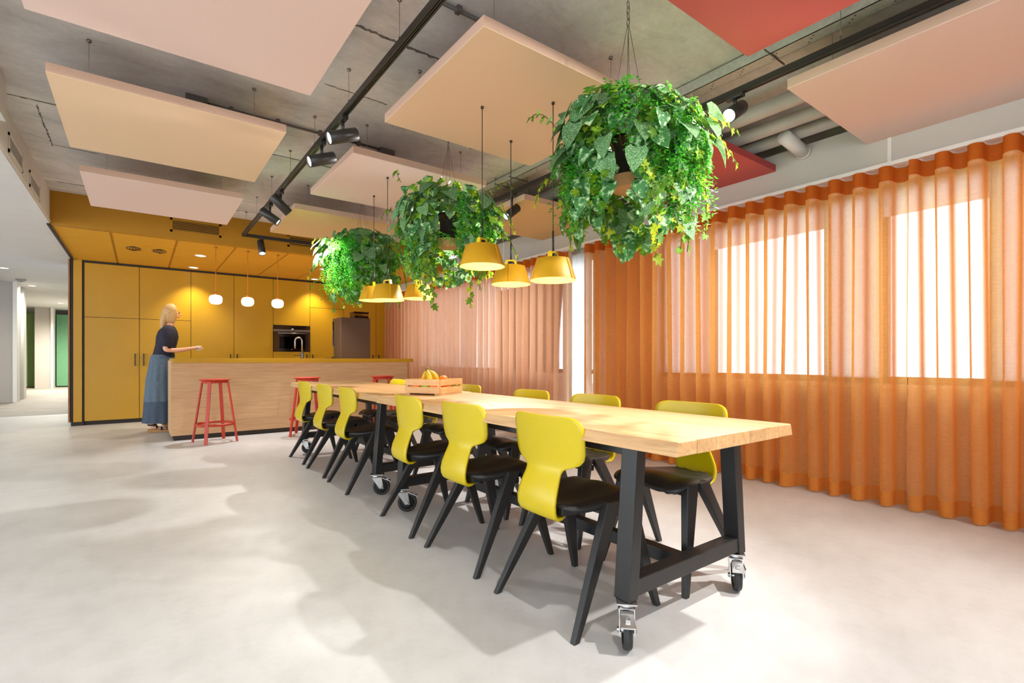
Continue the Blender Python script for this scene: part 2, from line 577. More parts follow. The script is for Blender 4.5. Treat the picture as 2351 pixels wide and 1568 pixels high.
# kitchen shell
struct('wall_back', B((-0.86, 10.52, 0), (4.6, 10.6, 2.9)), M['ochre'])
struct('wall_bulkhead', B((-0.8, 7.45, 2.5), (4.2, 7.55, 2.9)), M['ochre'])
ck = sempty('ceiling_kitchen')
B((-0.8, 7.55, 2.52), (4.3, 10.55, 2.6)).build('backing', M['ochre'], ck)
xs = [-0.8, -0.28, 0.375, 1.033, 1.69, 2.335, 2.98, 3.63, 4.25]
yt = [7.55, 8.15, 8.76, 9.38, 9.9]
for x0, x1 in zip(xs[:-1], xs[1:]):
    for y0, y1 in zip(yt[:-1], yt[1:]):
        B((x0 + 0.013, y0 + 0.004, 2.502), (x1 - 0.013, y1 - 0.004, 2.52)).build('tile', M['ochre_tile'], ck)
for x in xs[1:-1]:
    B((x - 0.012, 7.55, 2.506), (x + 0.012, 9.9, 2.522)).build('grid_bar', M['ochre'], ck)
struct('trim_5', B((-0.825, 7.44, 2.485), (-0.80, 9.9, 2.5)), M['blackline'])

# right wall with windows
wr = sempty('wall_right')
B((4.36, -3, 0), (4.6, 4.2, 0.82)).build('sill_wall', M['white'], wr)
B((4.36, 4.72, 0), (4.6, 10.6, 0.82)).build('sill_wall', M['white'], wr)
B((4.36, 4.2, 0), (4.6, 4.72, 0.05)).build('sill_wall', M['white'], wr)
B((4.36, -3, 2.30), (4.6, 10.6, 2.38)).build('lintel', M['white'], wr)
B((4.2, -3, 2.36), (4.6, 9.85, 2.69)).build('beam', M['beam'], wr)
B((4.46, -3, 2.69), (4.6, 10.6, 3.05)).build('upper_wall', M['beam'], wr)
WIN = [(-2.6, 3.28), (4.2, 9.1)]
CLEAR = [[(-2.4, -1.3), (-0.9, 0.2), (0.72, 1.317), (1.713, 2.722)], [(4.75, 6.3)]]
pier = []
prev = -3
for a, b in WIN:
    pier.append((prev, a)); prev = b
pier.append((prev, 10.6))
for a, b in pier:
    B((4.36, a, 0.82), (4.6, b, 2.30)).build('pier', M['white'], wr)
for y in (1.2, 2.73, -0.35, 4.25, 5.8, 7.3):
    B((4.192, y - 0.012, 2.362), (4.2, y + 0.012, 2.69)).build('cover_strip', M['whitetrim'], wr)
B((4.18, -3, 2.345), (4.215, 9.85, 2.362)).build('cover_strip', M['whitetrim'], wr)
for i, (a, b) in enumerate(WIN):
    w = sempty('window_%d' % (i + 1))
    mb = MB()
    mb.box((4.50, a, 0.82), (4.56, a + 0.05, 2.30)).box((4.50, b - 0.05, 0.82), (4.56, b, 2.30))
    mb.box((4.50, a, 0.82), (4.56, b, 0.87)).box((4.50, a, 2.25), (4.56, b, 2.30))
    for c, d in CLEAR[i]:
        mb.box((4.50, c - 0.03, 0.82), (4.56, c + 0.02, 2.30)).box((4.50, d - 0.02, 0.82), (4.56, d + 0.03, 2.30))
    mb.build('window_frame', M['frame'], w)
    B((4.525, a + 0.05, 0.87), (4.535, b - 0.05, 2.25)).build('pane', M['glass'], w)
    # translucent sheets added for curtain glow: full height between clear panes, short above them
    y = a + 0.02 if i == 0 else 4.72
    for c, d in CLEAR[i] + [(b - 0.02, None)]:
        if c - y > 0.05:
            MB().add([(4.455, y, 0.86), (4.455, c, 0.86), (4.455, c, 2.30), (4.455, y, 2.30)], [(0, 1, 2, 3)]).build('blind', M['blind_glow'], w)
        if d is not None:
            MB().add([(4.455, c + 0.003, 2.06), (4.455, d - 0.003, 2.06), (4.455, d - 0.003, 2.30), (4.455, c + 0.003, 2.30)], [(0, 1, 2, 3)]).build('blind', M['blind_glow'], w)
            y = d
    sa = a - 0.05 if i == 0 else 4.73
    B((4.30, sa, 0.79), (4.44, b + 0.05, 0.82)).build('sill', M['whitetrim'], w)
# white slatted pier panel between the two curtain groups
pp = sempty('trim_6')
for k in range(6):
    B((4.345, 4.205 + k * 0.086, 0.0), (4.347, 4.205 + k * 0.086 + 0.083, 2.36)).build('panel', M['blind_glow'] if k < 4 else M['blind'], pp)
struct('ground', B((4.6, -30, -3.2), (60, 60, -3.0)), M['ground'])


# ------------------------------------------------------------------ ceiling services
def spot_on_track(x, y, z, aim, label, lit, power=0, size=36, group=None, stem=0.05, col=(1, 0.965, 0.93)):
    t = thing('track_spotlight', label, 'spotlight', (x, y, z), 0, group)
    B((-0.02, -0.055, -0.045), (0.02, 0.055, -0.018)).build('adapter', M['trackblack'], t, bevel=0.004)
    a = Vector(aim).normalized()
    c = Vector((0, 0, -0.045 - stem - 0.045))
    MB().cyl((0, 0, -0.04), (0, 0, c.z + 0.03), 0.012, 10).build('stem', M['trackblack'], t)
    q = a.to_track_quat('Z', 'Y').to_matrix().to_4x4()
    mt = Matrix.Translation(c) @ q
    MB().lathe([(0.0, -0.10), (0.040, -0.10), (0.0425, -0.097), (0.0425, 0.1), (0.038, 0.102), (0.037, 0.09), (0.033, 0.06), (0.0, 0.06)], 24, mtx=mt, cap=False).build('barrel', M['trackblack'], t)
    MB().lathe([(0.0, 0.086), (0.036, 0.086)], 24, mtx=mt, cap=False).build('lens', M['lens'] if lit else M['smoke'], t)
    if power:
        spot('spot_beam', Vector((x, y, z)) + c + a * 0.115, a, power, size, 0.5, col=col)
    return t


def track(name, label, pts, z, w=0.036, hooks=()):
    t = thing(name, label, 'lighting track', (pts[0][0], pts[0][1], z))
    ox, oy = pts[0]
    for (x0, y0), (x1, y1) in zip(pts[:-1], pts[1:]):
        mb = MB()
        if abs(x1 - x0) < 1e-6:
            a, b = sorted((y0, y1))
            mb.box((x0 - ox - w / 2, a - oy - w / 2, -0.012), (x0 - ox + w / 2, b - oy + w / 2, 0.018))
            mb.box((x0 - ox - w / 2, a - oy - w / 2, -0.02), (x0 - ox - w / 2 + 0.009, b - oy + w / 2, -0.01))
            mb.box((x0 - ox + w / 2 - 0.009, a - oy - w / 2, -0.02), (x0 - ox + w / 2, b - oy + w / 2, -0.01))
            mb.box((x0 - ox - 0.003, a - oy - w / 2, -0.018), (x0 - ox + 0.003, b - oy + w / 2, -0.01))
        else:
            a, b = sorted((x0, x1))
            mb.box((a - ox - w / 2, y0 - oy - w / 2, -0.02), (b - ox + w / 2, y0 - oy + w / 2, 0.018))
        mb.build('rail', M['trackblack'], t)
    for hx, hy in hooks:
        mb = MB()
        mb.cyl((hx - ox, hy - oy, 0.01), (hx - ox, hy - oy, ZC - z), 0.0015, 5)
        mb.cyl((hx - ox, hy - oy, 0.015), (hx - ox, hy - oy, 0.05), 0.005, 8)
        mb.lathe([(0.0, 0), (0.012, 0.004), (0.012, 0.012), (0, 0.014)], 10, c=(hx - ox, hy - oy, ZC - z - 0.016))
        mb.build('hanger', M['steel'], t)
    return t


track('lighting_track', 'long black ceiling track that turns a corner in front of the ochre bulkhead', [(1.075, -2.8), (1.075, 7.26), (2.32, 7.26)], 2.62,
      hooks=[(1.075, y) for y in (0.85, 1.63, 2.41, 3.19, 3.97, 4.75, 5.53, 6.33, 7.06)] + [(1.5, 7.26), (1.95, 7.26)])
track('lighting_track', 'black ceiling track running along the curtain side under the steel tray', [(2.93, -2.8), (2.93, 5.0)], 2.64, hooks=[(2.93, 1.05), (2.93, 2.6), (2.93, 4.2)])

spot_on_track(1.075, 3.31, 2.62, (-1, -0.02, -0.42), 'lit black track spotlight, nearer of the two pointing left', True, 80, 70)
spot_on_track(1.075, 3.79, 2.62, (-1, -0.05, -0.42), 'lit black track spotlight, farther of the two pointing left', True, 80, 70)
spot_on_track(1.075, 5.13, 2.62, (0.85, -0.02, -0.8), 'black track spotlight turned away toward the farthest plant, upper of the pair', True, 450, 46)
spot_on_track(1.075, 5.62, 2.62, (0.80, -0.34, -0.62), 'black track spotlight turned away toward the farthest plant, lower of the pair', True, 450, 46)
spot_on_track(1.285, 7.26, 2.62, (0.05, -0.5, -1), 'glaring black spotlight just right of the track corner', True, 160, 90)
spot_on_track(2.03, 7.26, 2.62, (0, 0, -1), 'black spotlight hanging straight down left of the farthest plant', True, 130, 90)
spot_on_track(2.22, 7.26, 2.62, (-0.2, 0.9, -0.5), 'black spotlight half hidden by the farthest plant', False)
spot_on_track(2.92, 1.62, 2.64, (-0.85, -0.06, -0.55), 'blazing black spotlight right of the nearest hanging plant', True, 420, 70, stem=0.03)
spot_on_track(2.93, 3.92, 2.64, (-1.0, -0.16, -0.75), 'black spotlight on the right track behind the middle plant', True, 330, 100, stem=0.1)
# beams without heads out of the picture, some set by chair and table shadows
spot('spot_beam', (2.93, 0.50, 2.5), (-0.93, 0.95, -0.95), 330, 85, 0.5)
spot('spot_beam', (2.2, -0.3, 2.5), (-0.4, 1.35, -2.0), 290, 95, 0.6)
spot('spot_beam', (2.93, -1.4, 2.5), (0.35, 1.4, -1.6), 130, 90, 0.6)
spot('spot_beam', (1.075, 0.7, 2.5), (-0.7, 0.7, -1.4), 110, 90, 0.7)

# acoustic panels
PT = 0.055


def panel(x0, x1, y0, y1, mat, edge, label, z=2.55):
    t = thing('acoustic_panel', label, 'ceiling panel', ((x0 + x1) / 2, (y0 + y1) / 2, z))
    w, d = (x1 - x0) / 2, (y1 - y0) / 2
    B((-w, -d, 0), (w, d, 0.004)).build('face', M[mat], t)
    B((-w, -d, 0.004), (w, d, PT)).build('core', M[edge], t)
    for sx in (-0.72, 0.72):
        for sy in (-0.72, 0.72):
            mb = MB()
            mb.cyl((sx * w, sy * d, PT), (sx * w, sy * d, ZC - z), 0.0012, 5)
            mb.lathe([(0.012, 0), (0.012, 0.012), (0.0, 0.012)], 10, c=(sx * w, sy * d, ZC - z - 0.012))
            mb.lathe([(0.006, 0), (0.006, 0.03)], 8, c=(sx * w, sy * d, PT))
            mb.build('hanging_wire', M['steel'], t)


panel(-0.41, 0.80, 1.86, 3.05, 'peach', 'panel_edge', 'peach ceiling panel cut by the top of the picture, left')
panel(-0.41, 0.80, 3.65, 4.83, 'cream', 'panel_edge', 'cream ceiling panel over the left floor, between two pinkish panels')
panel(-0.40, 0.80, 5.41, 6.56, 'peach', 'panel_edge', 'narrow looking pink ceiling panel at left, next to the ochre bulkhead')
panel(1.28, 2.50, 1.93, 3.10, 'cream', 'panel_edge', 'large cream ceiling panel above the near end of the table')
panel(1.28, 2.48, 3.70, 4.87, 'peach', 'panel_edge', 'pink ceiling panel above the middle hanging plant')
panel(1.27, 2.50, 5.42, 6.62, 'sand', 'panel_edge', 'sand yellow ceiling panel behind the farthest plant near the bulkhead')
panel(2.98, 4.19, 3.78, 4.94, 'sand', 'panel_edge', 'sand yellow ceiling panel between the middle and nearest plants, by the window')
panel(2.98, 4.20, 1.98, 3.15, 'coral', 'coral_edge', 'coral red ceiling panel partly behind the nearest plant')
panel(1.28, 2.49, 0.15, 1.315, 'coral', 'coral_edge', 'coral red ceiling panel cut by the top of the picture')
panel(2.97, 4.20, 0.14, 1.335, 'peach', 'panel_edge', 'pink ceiling panel over the near curtain, upper right')

# cable tray, conduit, pipes
t = thing('cable_tray', 'galvanised perforated steel tray along the ceiling beside the black track', 'cable tray', (3.0, 0, 2.79))
mb = MB().box((-0.045, -2.8, 0), (0.045, 7.4, 0.004)).box((-0.045, -2.8, 0), (-0.042, 7.4, 0.07)).box((0.042, -2.8, 0), (0.045, 7.4, 0.03))
mb.build('tray', M['galv'], t)
mb = MB()
k = -1.0
while k < 6:
    for j in (0, 0.02, 0.04):
        mb.box((-0.02 + j - 0.003, k + j - 0.004, -0.0012), (-0.02 + j + 0.003, k + j + 0.004, 0.001))
    k += 0.2
mb.build('slot', M['blackline'], t, kind='stuff')
for yy in (1.42, 3.9, 4.15, 6.2):
    MB().cyl((-0.12, yy, -0.006), (0.12, yy, -0.006), 0.005, 6).build('threaded_rod', M['conduit'], t)
for xs_, yy, nm in (((0.39, 1.69), 4.2, 'thin dark conduit with clips crossing the ceiling above the pink panel'), ((1.2, 2.7), 2.28, 'thin dark conduit crossing the ceiling above the large cream panel')):
    t = thing('conduit', nm, 'conduit', (xs_[0], yy, ZC - 0.02))
    MB().cyl((0, 0, 0), (xs_[1] - xs_[0], 0, 0), 0.011, 8).build('tube', M['conduit'], t)
    x = 0.15
    while x < xs_[1] - xs_[0]:
        B((x - 0.012, -0.018, -0.014), (x + 0.012, 0.018, 0.02)).build('clip', M['conduit'], t); x += 0.32
for x0, y0, nm in ((0.32, 4.2, 'dark junction box behind the cream panel'), (1.76, 4.24, 'dark junction box above the pink panel')):
    t = thing('junction_box', nm, 'junction box', (x0, y0, ZC))
    B((-0.065, -0.05, -0.045), (0.065, 0.05, 0)).build('box', M['conduit'], t, bevel=0.004)
    B((-0.05, -0.035, -0.049), (0.05, 0.035, -0.045)).build('lid', M['conduit'], t)
for i, (x, z, r) in enumerate(((3.50, 2.75, 0.055), (3.80, 2.74, 0.05), (4.03, 2.73, 0.045))):
    o = MB().cyl((0, -2.5, 0), (0, 9, 0), r, 16).build('ceiling_pipe', M['pipe'], loc=(x, 0, z))
    tag(o, ['grey ceiling pipe nearest the black track', 'grey ceiling pipe, middle one of three', 'grey ceiling pipe nearest the beam over the window'][i], 'pipe', 'grey pipes along the ceiling')
o = MB().cyl((3.86, 1.76, 2.67), (4.20, 1.76, 2.63), 0.05, 20).lathe([(0.054, 0), (0.054, 0.03), (0.05, 0.03)], 20, mtx=Matrix.Translation((4.17, 1.76, 2.633)) @ Matrix.Rotation(pi / 2, 4, 'Y')).build('duct_stub', M['whitetrim'])
tag(o, 'short white duct entering the beam above the curtain', 'duct')
t = thing('smoke_detector', 'round white smoke detector on the concrete behind the cream panel', 'smoke detector', (2.29, 3.66, ZC))
MB().lathe([(0.0, -0.04), (0.03, -0.04), (0.045, -0.02), (0.05, 0)], 20).build('body', M['whitetrim'], t)
MB().lathe([(0.0, -0.046), (0.014, -0.045), (0.014, -0.04)], 12).build('sensor', M['greypanel'], t)


# vents
def grille(name, label, loc, w, h, n, mat, axis, slots=None):
    t = thing(name, label, 'vent', loc, 0 if axis == 'y' else pi / 2)
    mb = MB()
    f = 0.025
    mb.box((-w / 2, -0.008, -h / 2), (w / 2, 0, -h / 2 + f)).box((-w / 2, -0.008, h / 2 - f), (w / 2, 0, h / 2))
    mb.box((-w / 2, -0.008, -h / 2), (-w / 2 + f, 0, h / 2)).box((w / 2 - f, -0.008, -h / 2), (w / 2, 0, h / 2))
    mb.build('frame', mat, t)
    B((-w / 2 + f, -0.0015, -h / 2 + f), (w / 2 - f, -0.0005, h / 2 - f)).build('backing', M['blackline'], t)
    hh = (h - 2 * f) / n
    for k in range(n):
        z = -h / 2 + f + (k + 0.5) * hh
        MB().hexa([(-w / 2 + f, -0.010, z - hh * 0.32), (w / 2 - f, -0.010, z - hh * 0.32), (w / 2 - f, -0.001, z - hh * 0.05), (-w / 2 + f, -0.001, z - hh * 0.05),
                   (-w / 2 + f, -0.010, z - hh * 0.02), (w / 2 - f, -0.010, z - hh * 0.02), (w / 2 - f, -0.001, z + hh * 0.28), (-w / 2 + f, -0.001, z + hh * 0.28)]).build('slat', mat, t)


grille('wall_vent', 'ochre slatted vent in the bulkhead under the pink panel', (0.57, 7.45, 2.668), 0.55, 0.17, 6, M['ochre'], 'y')
grille('wall_vent', 'ochre slatted vent in the bulkhead behind the track arm', (1.91, 7.45, 2.665), 0.52, 0.17, 6, M['ochre'], 'y')
grille('wall_vent', 'white vent in the left bulkhead, nearer of two', (-0.8, 5.56, 2.645), 0.55, 0.15, 5, M['whitetrim'], 'x')
grille('wall_vent', 'white vent in the left bulkhead, farther one beside the ochre corner', (-0.8, 6.45, 2.63), 0.55, 0.15, 5, M['whitetrim'], 'x')

t = thing('air_diffuser', 'round louvred ochre air diffuser in the kitchen ceiling tiles', 'air diffuser', (0.07, 8.42, 2.502))
MB().box((-0.29, -0.27, -0.006), (0.29, 0.27, 0)).build('plate', M['ochre_tile'], t)
for sx in (-1, 1):
    for k in range(5):
        mb = MB()
        r0 = 0.09 + k * 0.032
        pts = [(sx * r0 * cos(a), r0 * sin(a), -0.008) for a in [radians(-50 + 10 * j) for j in range(11)]]
        mb.tube(pts, 0.005, 5)
        mb.build('louvre', M['blackline'], t)


def downlight(x, y, z, label, grp, r=0.055, power=0, em='downlight', cone=100):
    t = thing('downlight', label, 'downlight', (x, y, z), 0, grp)
    MB().lathe([(r * 1.25, 0.0), (r * 1.25, -0.006), (r, -0.006), (r, 0.0)], 24, cap=False).build('ring', M['whitetrim'], t)
    MB().lathe([(0.0, -0.003), (r, -0.003)], 24, cap=False).build('disc', M[em], t)
    if power:
        spot('downlight_beam', (x, y, z - 0.02), (0, 0, -1), power, cone, 0.8, (1, 0.93, 0.78), 0.04)


downlight(0.70, 8.46, 2.502, 'round downlight in the ochre ceiling, nearest the track corner', None, 0.06, 80)
downlight(0.70, 9.62, 2.502, 'round downlight in the ochre ceiling near the cabinets, left one', None, 0.06, 100)
downlight(2.62, 9.66, 2.502, 'round downlight in the ochre ceiling near the cabinets, beside the plant', None, 0.06, 100)
downlight(2.45, 8.5, 2.502, 'round downlight in the ochre ceiling hidden behind the farthest plant', None, 0.06, 80)
downlight(-2.155, 13.82, 2.8, 'white hall downlight nearest the left picture edge', None, 0.07, 260, cone=165)
downlight(-2.12, 16.76, 2.8, 'white hall downlight above the grey wall end', None, 0.07, 260, cone=165)
downlight(-2.045, 21.4, 2.8, 'white hall downlight farthest down the hall, by the green panel', None, 0.07, 1500, cone=165)
t = thing('smoke_detector', 'small dark smoke detector on the hall ceiling between downlights', 'smoke detector', (-2.146, 15.54, 2.8))
MB().lathe([(0.0, -0.05), (0.05, -0.05), (0.09, -0.02), (0.09, 0)], 16).build('body', M['greypanel'], t)
MB().lathe([(0.0, -0.055), (0.03, -0.055), (0.03, -0.05)], 12).build('sensor', M['blackline'], t)


# ------------------------------------------------------------------ kitchen
YC = 9.9


def handle(parent, x, z, h=0.19):
    mb = MB().box((x - 0.007, -0.04, z - h / 2), (x + 0.007, -0.026, z + h / 2)).box((x - 0.006, -0.03, z - h / 2), (x + 0.006, 0, z - h / 2 + 0.014)).box((x - 0.006, -0.03, z + h / 2 - 0.014), (x + 0.006, 0, z + h / 2))
    return mb.build('handle', M['black'], parent)


def cabinet(x0, x1, splits, hx, label, z1=2.47, ov=None):
    t = thing('tall_cabinet', label, 'cabinet', (x0, YC, 0), 0, None)
    w = x1 - x0
    g = 0.0035
    B((0.001, 0.02, 0.06), (w - 0.001, 0.6, z1)).build('body', M['blackline'] if ov is None else M['blackline'], t)
    B((0, 0.03, 0), (w, 0.6, 0.06)).build('toe_kick', M['blackline'], t)
    for a, b in splits:
        d = B((g, 0, a + g), (w - g, 0.019, b - g)).build('door', M['ochre_cab'], t)
        if hx is not None and a < 1.0 < b:
            handle(d, hx - x0, 0.995)
    return t


cabinet(-0.68, -0.011, [(0.06, 1.645), (1.645, 2.47)], -0.066, 'ochre tall cabinet at the left end, closest to the hall')
cabinet(-0.011, 0.680, [(0.06, 1.645), (1.645, 2.47)], 0.044, 'ochre tall cabinet behind the standing person')
cabinet(0.680, 1.316, [(0.06, 2.47)], 1.258, 'ochre full height cabinet behind the leftmost globe lamp')
cabinet(1.316, 1.948, [(0.06, 2.47)], 1.362, 'ochre full height cabinet directly left of the oven column')
cabinet(1.948, 2.594, [(0.06, 1.145), (1.63, 2.47)], 2.527, 'ochre cabinet column that holds the built in oven')
cabinet(2.594, 3.235, [(0.06, 1.99), (1.99, 2.47)], 2.638, 'ochre tall cabinet right of the oven column')
cabinet(3.235, 3.90, [(0.06, 2.47)], 3.825, 'tall cabinet behind the coffee machine')
cabinet(3.90, 4.17, [(0.06, 2.47)], 3.945, 'last tall cabinet beside the orange curtain')
t = thing('cabinet_end_panel', 'ochre end panel with dark edge and wood edge beside the hall', 'end panel', (-0.86, YC, 0))
B((0, -0.03, 0.06), (0.018, 0.6, 2.5)).build('wood_edge', M['edgewood'], t)
B((0.018, -0.01, 0.06), (0.058, 0.6, 2.5)).build('dark_edge', M['blackline'], t)
B((0.058, -0.02, 0.06), (0.156, 0.6, 2.5)).build('filler', M['ochre_cab'], t)
B((0.156, 0, 0.0), (0.178, 0.6, 2.5)).build('shadow_gap', M['blackline'], t)
B((0.03, 0.0, 0), (0.156, 0.6, 0.06)).build('toe_kick', M['blackline'], t)
struct('trim_7', B((-0.682, YC - 0.005, 2.47), (4.17, 10.5, 2.5)), M['blackline'])

t = thing('oven', 'black built in oven with steel control strip and bar handle', 'oven', (1.951, YC - 0.005, 1.15))
w = 0.64
B((0, 0, 0), (w, 0.5, 0.475)).build('body', M['ovenglass'], t)
B((0, -0.012, 0.0), (w, 0, 0.36)).build('door', M['ovenglass'], t)
B((0, -0.014, 0.365), (w, 0, 0.405)).build('control_strip', M['steel'], t)
B((0, -0.012, 0.41), (w, 0, 0.475)).build('control_panel', M['ovenglass'], t)
MB().cyl((w / 2, 0, 0.40), (w / 2, -0.045, 0.40), 0.023, 20).build('dial', M['steel'], t)
mb = MB().cyl((0.07, -0.05, 0.335), (w - 0.06, -0.05, 0.335), 0.009, 10).cyl((0.09, -0.05, 0.335), (0.09, 0, 0.335), 0.006, 8).cyl((w - 0.08, -0.05, 0.335), (w - 0.08, 0, 0.335), 0.006, 8)
mb.build('handle', M['steel'], t)
B((0.1, -0.0135, 0.05), (w - 0.1, -0.012, 0.27)).build('window', M['smoke'], t)
B((0.3, -0.015, 0.03), (0.325, -0.012, 0.045)).build('badge', M['steel'], t)

# island
IX0, IX1, IY = 0.300, 3.42, 7.35
t = thing('kitchen_island', 'long oak fronted kitchen island with dark plinth', 'kitchen island', (IX0, IY, 0))
w = IX1 - IX0
B((0.0, 0, 0.06), (w, 0.018, 0.955)).build('front_panel', M['laminate'], t)
B((0.0, 0.018, 0.06), (0.02, 0.82, 0.985)).build('side_panel', M['laminate'], t)
B((w - 0.02, 0.018, 0.06), (w, 0.82, 0.955)).build('side_panel', M['laminate'], t)
B((0.02, 0.018, 0.06), (w - 0.02, 0.82, 0.955)).build('body', M['blackline'], t)
B((0.03, 0.02, 0), (w - 0.03, 0.8, 0.06)).build('plinth', M['blackline'], t)
B((w, 0.1, 0.0), (w + 0.06, 0.7, 0.955)).build('end_support', M['ochre'], t)
o = B((0.315, 7.335, 0.955), (3.51, 8.19, 1.012)).build('island_worktop', M['ochre_cab'], bevel=0.002)
tag(o, 'ochre worktop slab lying on the oak island', 'worktop')

t = thing('kitchen_faucet', 'dark gooseneck faucet on the island in front of the oven', 'faucet', (1.955, 7.9, 1.012))
MB().lathe([(0.024, 0), (0.024, 0.01), (0.02, 0.012), (0.02, 0.10), (0.014, 0.105)], 16).build('base', M['black'], t)
pts = [(0, 0, 0.1), (0, 0, 0.24)] + [(-0.05 + 0.05 * cos(a), 0, 0.26 + 0.055 * sin(a)) for a in [pi * k / 10 for k in range(0, 11)]] + [(-0.10, 0, 0.2), (-0.10, 0, 0.15)]
MB().tube(pts, 0.012, 10).build('spout', M['steel'], t)
MB().cyl((-0.02, 0, 0.045), (-0.115, 0, 0.045), 0.005, 8).build('lever', M['black'], t)

t = thing('coffee_machine', 'tall dark brown coffee machine seen from behind on the island', 'coffee machine', (2.5, 7.78, 1.012))
mb = MB()
mb.hexa([(0, 0, 0), (0.47, 0, 0), (0.47, 0.36, 0), (0.0, 0.36, 0), (0, 0, 0.645), (0.47, 0, 0.645), (0.47, 0.42, 0.645), (0, 0.42, 0.645)])
mb.build('case', M['coffee'], t, bevel=0.004)
B((0.0, 0.36, 0.2), (0.47, 0.43, 0.6)).build('front_panel', M['ovenglass'], t)
B((0.0, 0.36, 0.0), (0.47, 0.47, 0.03)).build('drip_tray', M['black'], t)
h = MB().hexa([(0.23, 0.05, 0.645), (0.46, 0.05, 0.645), (0.46, 0.28, 0.645), (0.23, 0.28, 0.645), (0.23, 0.05, 0.74), (0.46, 0.05, 0.74), (0.46, 0.28, 0.74), (0.23, 0.28, 0.74)]).build('bean_hopper', M['smoke'], t)
B((0.24, 0.06, 0.65), (0.45, 0.27, 0.69)).build('beans', M['beans'], h)
B((0.225, 0.045, 0.74), (0.465, 0.285, 0.75)).build('hopper_lid', M['smoke'], h)
t = thing('drip_mat', 'thin dark mat under the left side of the coffee machine', 'mat', (2.36, 7.82, 1.012))
B((0, 0, 0), (0.13, 0.3, 0.008)).build('mat', M['black'], t, bevel=0.002)


# globe pendants
for i, (x, y) in enumerate(((0.808, 7.69), (1.194, 7.72), (1.578, 7.72))):
    t = thing('globe_pendant', 'small opal globe pendant over the island, ' + ['leftmost of three', 'middle of three', 'rightmost of three'][i], 'pendant lamp', (x, y, 1.80), 0, 'globe pendants over the island')
    R = 0.079
    prof = [(0.012, 0.058)] + [(R * (abs(sin(a)) ** 0.62), 0.062 * (1 if cos(a) > 0 else -1) * abs(cos(a)) ** 0.8) for a in [radians(14 + 8 * k) for k in range(21)]] + [(0.0, -0.063)]
    MB().lathe(prof, 28, cap=False).build('globe', M['globe'], t)
    MB().lathe([(0.014, 0.055), (0.014, 0.08), (0.004, 0.11)], 12).build('cap', M['orangecord'], t)
    MB().cyl((0, 0, 0.1), (0, 0, 0.7), 0.0035, 6).build('cord', M['orangecord'], t)
    MB().lathe([(0.02, 0.685), (0.02, 0.7)], 12).build('canopy', M['ochre'], t)
    point('globe_glow', (x, y, 1.71), 6.0, (1, 0.88, 0.7), 0.05)


# bar stools
def make_stool(label, loc, rz):
    t = thing('bar_stool', label, 'stool', loc, rz, 'red bar stools at the island')
    MB().lathe([(0.0, 0.742), (0.125, 0.738), (0.165, 0.75), (0.170, 0.757), (0.168, 0.761), (0.15, 0.760), (0.0, 0.754)], 36, cap=False).build('seat', M['red'], t)
    MB().lathe([(0.12, 0.715), (0.14, 0.715), (0.14, 0.742), (0.12, 0.742)], 30, cap=False).build('seat_ring', M['red'], t)
    for k in range(4):
        a = pi / 2 * k
        ca, sa = cos(a), sin(a)
        R0, R1 = 0.146, 0.252

        def P(r, tt, z):
            return (r * ca - tt * sa, r * sa + tt * ca, z)
        hw = 0.018
        MB().hexa([P(R1 - 0.008, -hw, 0), P(R1 + 0.006, -hw, 0), P(R1 + 0.006, hw, 0), P(R1 - 0.008, hw, 0),
                   P(R0 - 0.008, -hw, 0.73), P(R0 + 0.006, -hw, 0.73), P(R0 + 0.006, hw, 0.73), P(R0 - 0.008, hw, 0.73)]).build('leg', M['red'], t)
    MB().lathe([(0.200, 0.205), (0.222, 0.205), (0.214, 0.232), (0.194, 0.232), (0.200, 0.205)], 40, cap=False).build('foot_ring', M['red'], t)
    return t


st = make_stool('red bar stool standing alone at the left part of the island', (0.727, 6.99, 0), radians(62))
dup(st, (1.78, 6.92, 0), radians(20), 'red bar stool at the island behind the farthest left chair')
dup(st, (2.82, 6.90, 0), radians(12), 'red bar stool at the right end of the island, mostly hidden')

# ------------------------------------------------------------------ tables


